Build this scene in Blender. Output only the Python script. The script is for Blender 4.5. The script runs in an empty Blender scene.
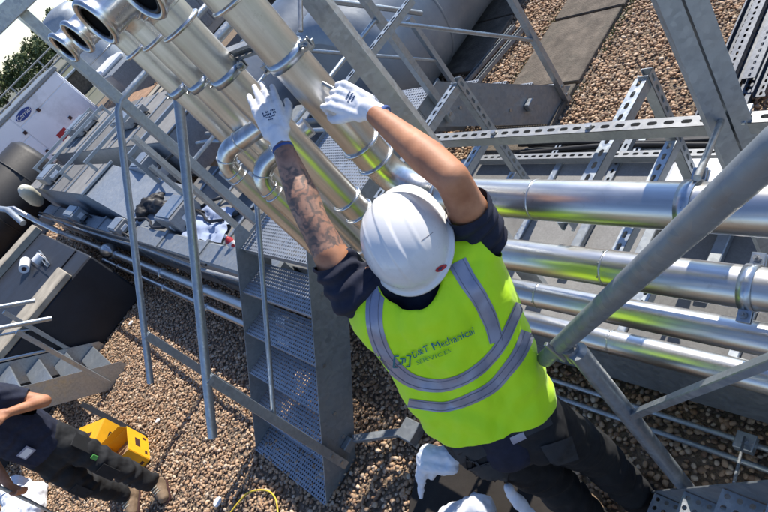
import bpy, bmesh, math, random
import numpy as np
from mathutils import Vector as V, Matrix, noise, Euler
from mathutils.bvhtree import BVHTree
random.seed(7)
S = bpy.context.scene
COL = S.collection
R_ = math.radians
# ------------------------------------------------------------------ camera
FPX = 588.0
PPX, PPY = 384.0, 256.0
CAM_H = 2.6
def _cv(px, py): return V((px-PPX, -(py-PPY), -FPX))
_t1 = _cv(-91, 172).normalized(); _n = _cv(1000, 880).normalized()
_Z = -_n; _X = -_t1; _X = (_X - _Z*_X.dot(_Z)).normalized(); _Y = _Z.cross(_X)
ROT = Matrix((_X, _Y, _Z))
def on(px, py, x=None, y=None, z=None, D=None):
    v = ROT @ _cv(px, py)
    if D is not None: t = D/FPX
    elif z is not None: t = (z-CAM_H)/v.z
    elif y is not None: t = y/v.y
    else: t = x/v.x
    return V((0, 0, CAM_H)) + v*t
cd = bpy.data.cameras.new('camera'); cam = bpy.data.objects.new('camera', cd); COL.objects.link(cam)
cam.matrix_world = Matrix.Translation((0, 0, CAM_H)) @ ROT.to_4x4()
cd.sensor_width = 36; cd.lens = FPX/768*36; cd.clip_start = .05; cd.clip_end = 2000
S.camera = cam
# ------------------------------------------------------------------ light
SUN_AZ, SUN_EL = -6.0, 40.5      # azimuth from +Y towards +X
w = bpy.data.worlds.new('World'); S.world = w; w.use_nodes = True
nt = w.node_tree; bg = nt.nodes['Background']
sky = nt.nodes.new('ShaderNodeTexSky'); sky.sky_type = 'NISHITA'; sky.sun_disc = False
sky.sun_elevation = R_(SUN_EL); sky.sun_rotation = R_(SUN_AZ); sky.dust_density = .05; sky.air_density = 1.0; sky.ozone_density = 1.5
tm = nt.nodes.new('ShaderNodeMix'); tm.data_type = 'RGBA'; tm.blend_type = 'MULTIPLY'; tm.inputs[0].default_value = 1; tm.inputs[7].default_value = (.89, .94, 1.12, 1)
nt.links.new(sky.outputs[0], tm.inputs[6]); nt.links.new(tm.outputs[2], bg.inputs[0]); bg.inputs[1].default_value = .115
sd = bpy.data.lights.new('sun', 'SUN'); sd.energy = 5.0; sd.angle = R_(.53); sd.color = (1, .93, .83)
so = bpy.data.objects.new('sun', sd); COL.objects.link(so)
sdir = V((math.sin(R_(SUN_AZ))*math.cos(R_(SUN_EL)), math.cos(R_(SUN_AZ))*math.cos(R_(SUN_EL)), math.sin(R_(SUN_EL))))
so.rotation_euler = sdir.to_track_quat('Z', 'Y').to_euler(); so.location = (0, 0, 20)
S.view_settings.view_transform = 'Standard'; S.view_settings.look = 'None'
S.view_settings.exposure = 0.55; S.view_settings.gamma = 1
# ------------------------------------------------------------------ materials
def _new(name):
    m = bpy.data.materials.new(name); m.use_nodes = True
    n = m.node_tree; return m, n, n.nodes['Principled BSDF']
def _mix(n, fac, a, b):
    x = n.nodes.new('ShaderNodeMix'); x.data_type = 'RGBA'
    if hasattr(fac, 'links'): n.links.new(fac, x.inputs[0])
    else: x.inputs[0].default_value = fac
    for i, c in ((6, a), (7, b)):
        if hasattr(c, 'links'): n.links.new(c, x.inputs[i])
        else: x.inputs[i].default_value = (*c, 1)
    return x.outputs[2]
def _noise(n, scale, detail=4, rough=.55, vec=None, dist=0):
    x = n.nodes.new('ShaderNodeTexNoise'); x.inputs['Scale'].default_value = scale
    x.inputs['Detail'].default_value = detail; x.inputs['Roughness'].default_value = rough
    x.inputs['Distortion'].default_value = dist
    if vec is None:
        t = n.nodes.new('ShaderNodeTexCoord'); vec = t.outputs['Object']
    n.links.new(vec, x.inputs['Vector']); return x.outputs[0]
def _ramp(n, src, p0, p1, c0=(0, 0, 0), c1=(1, 1, 1)):
    r = n.nodes.new('ShaderNodeValToRGB'); n.links.new(src, r.inputs[0])
    r.color_ramp.elements[0].position = p0; r.color_ramp.elements[1].position = p1
    r.color_ramp.elements[0].color = (*c0, 1); r.color_ramp.elements[1].color = (*c1, 1); return r.outputs[0]
def _bump(n, src, b, strength=.3, dist=.01):
    x = n.nodes.new('ShaderNodeBump'); x.inputs['Strength'].default_value = strength; x.inputs['Distance'].default_value = dist
    n.links.new(src, x.inputs['Height']); n.links.new(x.outputs[0], b.inputs['Normal']); return x
def _scaled(n, sc):
    t = n.nodes.new('ShaderNodeTexCoord'); mp = n.nodes.new('ShaderNodeMapping'); mp.inputs['Scale'].default_value = sc
    n.links.new(t.outputs['Object'], mp.inputs[0]); return mp.outputs[0]
def basic(name, c, rough=.6, metal=0, var=.25, scale=9, bump=0, bscale=60, bdist=.003, dirt=None, coat=0):
    m, n, b = _new(name)
    f = _ramp(n, _noise(n, scale), .3, .7)
    col = _mix(n, f, tuple(x*(1-var) for x in c), tuple(min(1, x*(1+var*.6)) for x in c))
    if dirt:
        f2 = _ramp(n, _noise(n, scale*.45, 8, .7), .52, .72); col = _mix(n, f2, col, dirt)
    n.links.new(col, b.inputs['Base Color'])
    b.inputs['Roughness'].default_value = rough; b.inputs['Metallic'].default_value = metal
    r2 = n.nodes.new('ShaderNodeMapRange'); n.links.new(_noise(n, scale*2.3), r2.inputs[0])
    r2.inputs[3].default_value = max(0, rough-.12); r2.inputs[4].default_value = min(1, rough+.12)
    n.links.new(r2.outputs[0], b.inputs['Roughness'])
    b.inputs['Coat Weight'].default_value = coat
    if bump: _bump(n, _noise(n, bscale, 5), b, bump, bdist)
    return m
def galv(name, c=(.36, .40, .43), rough=.42, spangle=70, metal=.75, dirt=.35):
    m, n, b = _new(name)
    t = n.nodes.new('ShaderNodeTexCoord')
    vo = n.nodes.new('ShaderNodeTexVoronoi'); vo.inputs['Scale'].default_value = spangle
    n.links.new(t.outputs['Object'], vo.inputs['Vector'])
    sep = n.nodes.new('ShaderNodeSeparateColor'); n.links.new(vo.outputs['Color'], sep.inputs[0])
    c1 = _mix(n, sep.outputs[0], tuple(x*.90 for x in c), tuple(x*1.09 for x in c))
    f = _ramp(n, _noise(n, 5, 8, .7), .42, .75)
    fm = n.nodes.new('ShaderNodeMath'); fm.operation = 'MULTIPLY'; fm.inputs[1].default_value = dirt; n.links.new(f, fm.inputs[0])
    c2 = _mix(n, fm.outputs[0], c1, (.55, .56, .54))
    f3 = _ramp(n, _noise(n, 14, 8, .75), .62, .72)
    fm3 = n.nodes.new('ShaderNodeMath'); fm3.operation = 'MULTIPLY'; fm3.inputs[1].default_value = .35; n.links.new(f3, fm3.inputs[0])
    c3 = _mix(n, fm3.outputs[0], c2, (.2, .19, .17))
    n.links.new(c3, b.inputs['Base Color']); b.inputs['Metallic'].default_value = metal
    r2 = n.nodes.new('ShaderNodeMapRange'); n.links.new(sep.outputs[1], r2.inputs[0])
    r2.inputs[3].default_value = rough-.1; r2.inputs[4].default_value = rough+.12; n.links.new(r2.outputs[0], b.inputs['Roughness'])
    _bump(n, _noise(n, 25, 3), b, .15, .004)
    return m
def steel(name, c=(.80, .79, .765), rough=.29, axis=0):
    m, n, b = _new(name)
    sc = [60, 60, 60]; sc[axis] = 2.0
    g = _noise(n, 3, 5, .6, _scaled(n, sc))
    sc2 = [14, 14, 14]; sc2[axis] = .6
    refl_streak = _noise(n, 3, 3, .6, _scaled(n, sc2))
    big = _noise(n, 6, 6, .6)
    col = _mix(n, _ramp(n, big, .35, .7), tuple(x*.8 for x in c), c)
    col = _mix(n, _ramp(n, _noise(n, 21, 9, .75), .56, .74), col, (.46, .44, .40))
    col = _mix(n, _ramp(n, refl_streak, .38, .62), col, (.55, .545, .52))  # lengthwise stripes: reflections of the surroundings painted into the base colour
    n.links.new(col, b.inputs['Base Color']); b.inputs['Metallic'].default_value = 1
    r2 = n.nodes.new('ShaderNodeMapRange'); n.links.new(big, r2.inputs[0])
    r2.inputs[3].default_value = rough-.05; r2.inputs[4].default_value = rough+.12; n.links.new(r2.outputs[0], b.inputs['Roughness'])
    _bump(n, g, b, .12, .0008)
    return m
M = {}
M['galv'] = galv('galvanised steel')
M['galv_dark'] = galv('weathered galvanised steel', (.25, .275, .295), .5, 45, .6, .15)
M['galv_light'] = galv('new galvanised sheet', (.27, .28, .285), .5, 60, .4, .3)
M['lid'] = galv('pale duct lid sheet', (.14, .138, .132), .85, 160, 0, .15)
M['lidd'] = galv('dull dark lid sheet', (.09, .09, .092), .8, 120, .1, .2)
M['lid2'] = galv('brighter duct lid sheet', (.20, .197, .19), .85, 160, 0, .2)
M['galv_blue'] = galv('galvanised duct sheet', (.30, .34, .38), .45, 60, .45, .4)
M['grate'] = galv('perforated galvanised plate', (.33, .36, .40), .5, 90, .6, .25)
M['steel_x'] = steel('stainless jacket along the run', axis=0)
M['steel_z'] = steel('stainless jacket of the risers', (.80, .785, .75), .30, axis=2)
M['steel_e'] = steel('stainless elbow', (.78, .79, .79), .25, axis=1)
M['zinc'] = basic('zinc plated clamp', (.45, .50, .55), .32, .9, .25, 40)
M['bolt'] = basic('zinc bolt', (.42, .43, .43), .4, .9, .3, 60)
M['black'] = basic('black rubber', (.014, .014, .015), .55, 0, .3, 8, .2, 40)
M['void'] = basic('painted pipe hollow', (.012, .011, .01), .8)
M['navybox'] = basic('black roof membrane', (.012, .015, .022), .6, 0, .4, 3, .3, 30, .004)
M['beige'] = basic('weathered timber edge', (.36, .32, .25), .8, 0, .3, 6, .3, 30, .004)
M['concrete'] = basic('concrete slab', (.135, .112, .088), .95, 0, .45, 9, .8, 70, .008, (.075, .07, .055))
M['tank'] = basic('grey clad cylinder', (.23, .265, .30), .42, .25, .22, 2.5, .25, 8, .01, (.33, .35, .36))
M['tank2'] = basic('dark blue grey cylinder', (.13, .16, .20), .4, .25, .22, 2.5, .25, 8, .01)
M['rust'] = basic('rusty brown band', (.22, .12, .08), .8, 0, .4, 12, .3)
M['white_panel'] = basic('white coated panel', (.86, .89, .94), .45, 0, .06, 2, .05, 10, .004, (.6, .62, .65))
M['white_plastic'] = basic('white plastic', (.75, .76, .77), .4, 0, .06, 10)
M['blue_ink'] = basic('blue badge', (.02, .05, .25), .4)
M['white_ink'] = basic('white ink', (.8, .8, .8), .5)
M['red'] = basic('red plastic', (.45, .03, .04), .45, 0, .2)
M['gap_shade'] = basic('painted gap shade', (.03, .03, .032), .8)  # near-black colour standing in for the darkness inside gaps
M['wood'] = basic('weathered plywood', (.36, .22, .13), .8, 0, .35, 7, .2)
M['cream'] = basic('cream moulded plastic', (.62, .60, .48), .5, 0, .12)
M['yellow'] = basic('yellow printed cardboard', (.80, .42, .012), .55, 0, .08, 12, .1, 20)
M['card'] = basic('brown cardboard', (.38, .25, .13), .8, 0, .15)
M['print'] = basic('dark print', (.05, .02, .02), .6)
M['cable_y'] = basic('yellow cord', (.75, .55, .05), .5)
M['rag'] = basic('crumpled pale blue sheet', (.36, .43, .58), .8, 0, .12, 12, .3, 30)
M['cloth_white'] = basic('white knitted cloth', (.72, .75, .80), .85, 0, .08, 20, .35, 350, .001)
M['glove'] = basic('white knitted glove', (.78, .79, .83), .85, 0, .09, 30, .5, 500, .001, (.6, .6, .62))
M['cuff'] = basic('blue glove cuff', (.05, .10, .30), .8)
M['hull'] = basic('white hard hat', (.74, .74, .74), .3, 0, .05, 9, .04, 40, .002, (.60, .59, .56), .3)
M['ground_far'] = basic('roof ballast', (.24, .18, .125), .95, 0, .5, 45, .8, 55, .03)
M['tshirt'] = basic('navy t-shirt', (.010, .014, .034), .85, 0, .3, 25, .25, 300, .001)
M['trouser'] = basic('black work trousers', (.010, .011, .013), .85, 0, .35, 12, .35, 260, .001)
M['trouser_grey'] = basic('charcoal trouser panel', (.035, .038, .042), .85, 0, .2, 20, .3, 260, .001)
M['leather'] = basic('tan suede boot', (.20, .14, .09), .85, 0, .3, 20, .3, 90)
M['tape'] = basic('silver reflective tape', (.30, .32, .42), .38, .3, .08, 30, .1, 400, .0005)
M['hemline'] = basic('hem seam', (.25, .50, .01), .8)
M['stitch'] = basic('grey stitching', (.16, .17, .22), .8)
M['teal'] = basic('teal print', (.01, .17, .22), .6)
M['greenprint'] = basic('green print', (.10, .38, .08), .6)
M['navyprint'] = basic('navy print', (.015, .05, .13), .6)
M['paleprint'] = basic('faint grey print', (.22, .42, .16), .6)
M['trunk'] = basic('bark', (.08, .06, .045), .9)
def vestmat():
    m, n, b = _new('fluorescent yellow polyester')
    f = _ramp(n, _noise(n, 9), .3, .7)
    n.links.new(_mix(n, f, (.55, .96, .002), (.62, 1.0, .003)), b.inputs['Base Color'])
    b.inputs['Roughness'].default_value = .6; b.inputs['Sheen Weight'].default_value = .15
    _bump(n, _noise(n, 13, 3, .5, dist=.8), b, .35, .012)
    return m
M['vest'] = vestmat()
def skinmat(name, tattoo=False, base=(.47, .215, .115)):
    m, n, b = _new(name)
    f = _ramp(n, _noise(n, 14, 6), .3, .7)
    c = _mix(n, f, (base[0]*.72, base[1]*.62, base[2]*.58), (base[0]*1.15, base[1]*1.2, base[2]*1.2))
    if tattoo:
        t = n.nodes.new('ShaderNodeTexCoord')
        w_ = n.nodes.new('ShaderNodeTexWave'); w_.wave_type = 'RINGS'; w_.inputs['Scale'].default_value = 9; w_.inputs['Distortion'].default_value = 16
        w_.inputs['Detail'].default_value = 3; w_.inputs['Detail Scale'].default_value = 2.2
        n.links.new(t.outputs['Object'], w_.inputs['Vector'])
        l = _ramp(n, w_.outputs['Fac'], .05, .75, (.8, .8, .8), (0, 0, 0))
        shade = _ramp(n, _noise(n, 26, 5, .6, dist=1.2), .45, .62)
        mask = _ramp(n, _noise(n, 8, 2), .34, .5)
        a = n.nodes.new('ShaderNodeMath'); a.operation = 'MULTIPLY_ADD'; n.links.new(shade, a.inputs[0]); a.inputs[1].default_value = .5; n.links.new(l, a.inputs[2])
        a2 = n.nodes.new('ShaderNodeMath'); a2.operation = 'MULTIPLY'; a2.use_clamp = True; n.links.new(a.outputs[0], a2.inputs[0]); n.links.new(mask, a2.inputs[1])
        a3 = n.nodes.new('ShaderNodeMath'); a3.operation = 'MULTIPLY'; a3.use_clamp = True; n.links.new(a2.outputs[0], a3.inputs[0]); a3.inputs[1].default_value = .85
        c = _mix(n, a3.outputs[0], c, (.085, .075, .07))
    n.links.new(c, b.inputs['Base Color']); b.inputs['Roughness'].default_value = .58
    b.inputs['Subsurface Weight'].default_value = .12; b.inputs['Subsurface Radius'].default_value = (.02, .008, .004)
    _bump(n, _noise(n, 160, 4), b, .2, .0012)
    return m
M['skin'] = skinmat('bare skin'); M['tattoo'] = skinmat('tattooed skin', True, (.40, .22, .15))  # orange-brown skin tone, mottled by noise
M['hair'] = basic('dark cropped hair', (.03, .018, .012), .8, 0, .4, 60, .5, 300)
def stonemat():
    m, n, b = _new('river gravel')
    oi = n.nodes.new('ShaderNodeObjectInfo')
    r = n.nodes.new('ShaderNodeValToRGB'); n.links.new(oi.outputs['Random'], r.inputs[0])
    e = r.color_ramp.elements
    cs = [(0, (.36, .22, .125)), (.14, (.50, .33, .20)), (.28, (.24, .14, .085)), (.42, (.60, .43, .28)), (.56, (.42, .26, .15)), (.7, (.28, .21, .15)), (.82, (.54, .36, .22)), (.93, (.68, .56, .42)), (1, (.15, .10, .07))]
    e[0].position = 0; e[0].color = (*cs[0][1], 1); e[1].position = 1; e[1].color = (*cs[-1][1], 1)
    for p, c in cs[1:-1]:
        x = e.new(p); x.color = (*c, 1)
    f = _ramp(n, _noise(n, 60, 5), .35, .7)
    dk = n.nodes.new('ShaderNodeMix'); dk.data_type = 'RGBA'; dk.blend_type = 'MULTIPLY'; n.links.new(f, dk.inputs[0])
    n.links.new(r.outputs[0], dk.inputs[6]); dk.inputs[7].default_value = (.8, .77, .74, 1)
    n.links.new(dk.outputs[2], b.inputs['Base Color']); b.inputs['Roughness'].default_value = .75
    _bump(n, _noise(n, 120, 4), b, .3, .002)
    return m
M['stone'] = stonemat()
def leafmat():
    m, n, b = _new('summer foliage')
    f = _ramp(n, _noise(n, .8, 5), .3, .7)
    n.links.new(_mix(n, f, (.035, .06, .02), (.13, .16, .05)), b.inputs['Base Color']); b.inputs['Roughness'].default_value = .7
    return m
M['leaf'] = leafmat()
# ------------------------------------------------------------------ mesh helpers
def frame(d, up=V((0, 0, 1))):
    d = d.normalized()
    if abs(d.dot(up)) > .98: up = V((0, 1, 0)) if abs(d.y) < .9 else V((1, 0, 0))
    s = d.cross(up).normalized(); u = s.cross(d).normalized()
    return d, s, u
class MB:
    def __init__(s): s.v = []; s.f = []; s.sm = []
    def add(s, vs, fs, smooth=False):
        o = len(s.v); s.v += [V(x) for x in vs]; s.f += [[i+o for i in f] for f in fs]; s.sm += [smooth]*len(fs); return s
    def box(s, lo, hi, bev=0):
        lo = V(lo); hi = V(hi)
        if bev <= 0:
            vs = [(x, y, z) for z in (lo.z, hi.z) for y in (lo.y, hi.y) for x in (lo.x, hi.x)]
            return s.add(vs, [(0, 2, 3, 1), (4, 5, 7, 6), (0, 1, 5, 4), (2, 6, 7, 3), (0, 4, 6, 2), (1, 3, 7, 5)])
        return s.obox((lo+hi)/2, V((1, 0, 0)), V((0, 1, 0)), V((0, 0, 1)), (hi-lo)/2, bev)
    def obox(s, c, a, b, n, h, bev=.002):
        bm = bmesh.new(); bmesh.ops.create_cube(bm, size=2)
        for v in bm.verts: v.co = V((v.co.x*h[0], v.co.y*h[1], v.co.z*h[2]))
        if bev > 0: bmesh.ops.bevel(bm, geom=list(bm.edges), offset=min(bev, min(h)*.8), segments=1, affect='EDGES')
        bm.verts.index_update(); vs = [V(c)+a*v.co.x+b*v.co.y+n*v.co.z for v in bm.verts]
        fs = [[v.index for v in f.verts] for f in bm.faces]; bm.free(); return s.add(vs, fs)
    def bar(s, p0, p1, w, h, up=V((0, 0, 1)), bev=.002):
        p0 = V(p0); p1 = V(p1); d, sd_, u = frame(p1-p0, up)
        return s.obox((p0+p1)/2, d, sd_, u, ((p1-p0).length/2, w/2, h/2), bev)
    def tube(s, pts, r, seg=14, cap=True, smooth=True):
        pts = [V(p) for p in pts]; n = len(pts); rs = r if isinstance(r, (list, tuple)) else [r]*n
        vs = []; prev = None
        for i, p in enumerate(pts):
            t = (pts[min(i+1, n-1)]-pts[max(i-1, 0)])
            t = t.normalized() if t.length > 1e-9 else prev_t
            prev_t = t
            if prev is None: _, a, _b = frame(t); b = t.cross(a)
            else:
                a = (prev-t*prev.dot(t)).normalized(); b = t.cross(a)
            prev = a
            for k in range(seg):
                an = 2*math.pi*k/seg; vs.append(p+(a*math.cos(an)+b*math.sin(an))*rs[i])
        fs = []
        for i in range(n-1):
            for k in range(seg):
                k2 = (k+1) % seg; fs.append((i*seg+k, i*seg+k2, (i+1)*seg+k2, (i+1)*seg+k))
        s.add(vs, fs, smooth)
        if cap:
            s.add(vs[:seg], [list(range(seg))[::-1]]); s.add(vs[-seg:], [list(range(seg))])
        return s
    def ring(s, c, axis, R, r, seg=36, sub=8, flat=1.0):
        d, a, b = frame(V(axis)); vs = []
        for i in range(seg):
            A = 2*math.pi*i/seg; o = a*math.cos(A)+b*math.sin(A)
            for k in range(sub):
                B = 2*math.pi*k/sub; vs.append(V(c)+o*(R+r*math.cos(B))+d*(r*flat*math.sin(B)))
        fs = [(i*sub+k, ((i+1) % seg)*sub+k, ((i+1) % seg)*sub+(k+1) % sub, i*sub+(k+1) % sub) for i in range(seg) for k in range(sub)]
        return s.add(vs, fs, True)
    def ball(s, c, r, sx=1, sy=1, sz=1, seg=14):
        vs = []; fs = []
        for i in range(seg//2+1):
            t = math.pi*i/(seg//2)
            for k in range(seg):
                a = 2*math.pi*k/seg; vs.append(V(c)+V((math.sin(t)*math.cos(a)*r*sx, math.sin(t)*math.sin(a)*r*sy, math.cos(t)*r*sz)))
        for i in range(seg//2):
            for k in range(seg):
                fs.append((i*seg+k, (i+1)*seg+k, (i+1)*seg+(k+1) % seg, i*seg+(k+1) % seg))
        return s.add(vs, fs, True)
    def poly(s, pts, n, th):
        n = V(n); k = len(pts); a = [V(p) for p in pts]; b = [p+n*th for p in a]
        return s.add(a+b, [list(range(k))[::-1], list(range(k, 2*k))]+[(i, (i+1) % k, k+(i+1) % k, k+i) for i in range(k)])
    def hexbolt(s, c, axis, r=.009, h=.008):
        return s.tube([V(c), V(c)+V(axis).normalized()*h], r, 6, True, False)
    def strut(s, p0, p1, opn, w=.041, h=.041, slots=True, pitch=.05, t=.0025):
        """C-channel from p0 to p1, open towards opn; slotted web on the other side"""
        p0 = V(p0); p1 = V(p1); L = (p1-p0).length; d = (p1-p0)/L
        z = V(opn); z = (z-d*z.dot(d)).normalized(); y = z.cross(d)
        W = lambda a, b, c: p0+d*a+y*b+z*c
        def bx(a0, a1, b0, b1, c0, c1):
            vs = [W(a, b, c) for c in (c0, c1) for b in (b0, b1) for a in (a0, a1)]
            s.add(vs, [(0, 2, 3, 1), (4, 5, 7, 6), (0, 1, 5, 4), (2, 6, 7, 3), (0, 4, 6, 2), (1, 3, 7, 5)])
        for sg in (-1, 1):
            b0, b1 = sorted((sg*w/2, sg*(w/2-t))); bx(0, L, b0, b1, t, h)
            b0, b1 = sorted((sg*(w/2-t), sg*(w/2-.010))); bx(0, L, b0, b1, h-t, h)
        if not slots: bx(0, L, -w/2, w/2, 0, t); return s
        n = max(1, int(L/pitch)); pt = L/n; hw = .0075; hl = min(.016, pt*.33)
        hole = [(-hl, 0), (-hl*.8, -hw*.8), (-hl*.5, -hw), (hl*.5, -hw), (hl*.8, -hw*.8), (hl, 0), (hl*.8, hw*.8), (hl*.5, hw), (-hl*.5, hw), (-hl*.8, hw*.8)]
        for i in range(n):
            a = (i+.5)*pt; q = pt/2; e = w/2
            out = [(-q, 0), (-q, -e), (-hl*.5, -e), (hl*.5, -e), (q, -e), (q, 0), (q, e), (hl*.5, e), (-hl*.5, e), (-q, e)]
            vs = [W(a+x, b, 0) for x, b in out]+[W(a+x, b, 0) for x, b in hole]+[W(a+x, b, t) for x, b in out]+[W(a+x, b, t) for x, b in hole]
            m = 10; fs = []
            for k in range(m):
                k2 = (k+1) % m
                fs += [(k, k2, m+k2, m+k), (2*m+k2, 2*m+k, 3*m+k, 3*m+k2), (m+k, m+k2, 3*m+k2, 3*m+k)]
            s.add(vs, fs)
        return s
    def perf(s, O, A, B, N, la, lb, pitch=.024, r=.0068, th=.003, shape=8):
        """perforated sheet with real holes, corner O, spanned by A*la, B*lb, normal N"""
        O = V(O); na = max(1, round(la/pitch)); nb = max(1, round(lb/pitch)); pa = la/na; pb = lb/nb
        sq = [(-1, -1), (0, -1), (1, -1), (1, 0), (1, 1), (0, 1), (-1, 1), (-1, 0)]
        for i in range(na):
            for j in range(nb):
                c = O+A*((i+.5)*pa)+B*((j+.5)*pb)
                o = [c+A*(x*pa/2)+B*(y*pb/2) for x, y in sq]
                h = [c+(A*math.cos(R_(225+45*k))+B*math.sin(R_(225+45*k)))*r for k in range(8)]
                h2 = [p-N*th for p in h]
                s.add(o+h+h2, [(k, (k+1) % 8, 8+(k+1) % 8, 8+k) for k in range(8)]+[(8+k, 8+(k+1) % 8, 16+(k+1) % 8, 16+k) for k in range(8)])
        return s
    def mesh(s, name, origin=V((0, 0, 0))):
        me = bpy.data.meshes.new(name); me.from_pydata([tuple(v-origin) for v in s.v], [], s.f)
        me.polygons.foreach_set('use_smooth', s.sm); me.update(); return me
    def build(s, name, mat, parent=None, label=None, cat=None, group=None, kind=None, origin=None):
        if origin is None:
            if parent is not None: origin = V(parent['_o'])
            else:
                a = np.array([tuple(v) for v in s.v]); c = (a.min(0)+a.max(0))/2; origin = V((c[0], c[1], a[:, 2].min()))
        o = bpy.data.objects.new(name, s.mesh(name, origin)); COL.objects.link(o); o['_o'] = tuple(origin)
        o.data.materials.append(M[mat] if isinstance(mat, str) else mat)
        if parent is None: o.location = origin
        else: o.parent = parent
        tag(o, label, cat, group, kind); return o
def tag(o, label=None, cat=None, group=None, kind=None):
    for k, v in (('label', label), ('category', cat), ('group', group), ('kind', kind)):
        if v: o[k] = v
    return o
def thing(name, loc, label, cat, group=None):
    o = bpy.data.objects.new(name, None); COL.objects.link(o); o.location = loc; o['_o'] = tuple(loc)
    o.empty_display_size = .1; return tag(o, label, cat, group)
def link(name, me, parent, shift=V((0, 0, 0)), rot=None, mat=None):
    o = bpy.data.objects.new(name, me); COL.objects.link(o); o.parent = parent; o.location = shift
    if rot: o.rotation_euler = rot
    o['_o'] = parent['_o']
    return o
def arc(c, a, b, r, t0, t1, n=12):
    return [V(c)+(a*math.cos(t0+(t1-t0)*i/n)+b*math.sin(t0+(t1-t0)*i/n))*r for i in range(n+1)]
X, Y, Z = V((1, 0, 0)), V((0, 1, 0)), V((0, 0, 1))
def blob(caps, voxel=.008, smooth=4, disp=None):
    """union of tapered capsules, voxel-remeshed into one continuous surface -> mesh"""
    mb = MB()
    for c in caps:
        p0, r0, p1, r1 = c[:4]; p0 = V(p0); p1 = V(p1)
        if (p1-p0).length < 1e-5: p1 = p0+V((0, 0, 1e-4))
        d = (p1-p0).normalized(); pts = []; rs = []
        for k in range(7):
            a = math.pi/2*k/6; pts.append(p0-d*r0*math.cos(a)); rs.append(max(1e-4, r0*math.sin(a)))
        for k in range(7):
            a = math.pi/2*k/6; pts.append(p1+d*r1*math.sin(a)); rs.append(max(1e-4, r1*math.cos(a)))
        mb.tube(pts, rs, 20, True)
    me = mb.mesh('tmp'); o = bpy.data.objects.new('tmp', me); COL.objects.link(o)
    m = o.modifiers.new('r', 'REMESH'); m.mode = 'VOXEL'; m.voxel_size = voxel
    m = o.modifiers.new('s', 'SMOOTH'); m.iterations = smooth; m.factor = .5
    dg = bpy.context.evaluated_depsgraph_get(); out = bpy.data.meshes.new_from_object(o.evaluated_get(dg))
    bpy.data.objects.remove(o); bpy.data.meshes.remove(me)
    if disp:
        out.update(); nv = [v.normal.copy() for v in out.vertices]
        for v, nn in zip(out.vertices, nv): v.co += nn*disp(v.co)
    for p in out.polygons: p.use_smooth = True
    return out
def cut(me, planes):
    bm = bmesh.new(); bm.from_mesh(me)
    for co, no in planes:
        g = list(bm.verts)+list(bm.edges)+list(bm.faces)
        bmesh.ops.bisect_plane(bm, geom=g, plane_co=co, plane_no=no, clear_outer=True)
    bm.to_mesh(me); bm.free()
    for p in me.polygons: p.use_smooth = True
    return me
def putmesh(name, me, mat, parent, label=None):
    o_ = V(parent['_o']); me.transform(Matrix.Translation(-o_)); me.materials.clear()
    me.name = name; o = bpy.data.objects.new(name, me); COL.objects.link(o); o.parent = parent; o['_o'] = tuple(o_)
    for m in (mat if isinstance(mat, list) else [mat]): me.materials.append(M[m])
    tag(o, label); return o
#@@SETTING
# ================================================================== SETTING
g = MB(); g.add([(-1500, -1500, -.03), (1500, -1500, -.03), (1500, 1500, -.03), (-1500, 1500, -.03)], [(0, 1, 2, 3)])
gm, n_, b_ = _new('distant ground'); n_.links.new(_mix(n_, _ramp(n_, _noise(n_, .05, 6), .3, .7), (.10, .12, .07), (.20, .19, .16)), b_.inputs['Base Color']); b_.inputs['Roughness'].default_value = .95
g.build('ground', gm, kind='structure', origin=V((0, 0, 0)))
g = MB(); nx, ny = 60, 40
g.add([(-24, -9, -.012), (4, -9, -.012), (4, 14, -.012), (-24, 14, -.012)], [(0, 1, 2, 3)])
g.build('roof_surface', 'ground_far', kind='structure', origin=V((0, 0, 0)))
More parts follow.
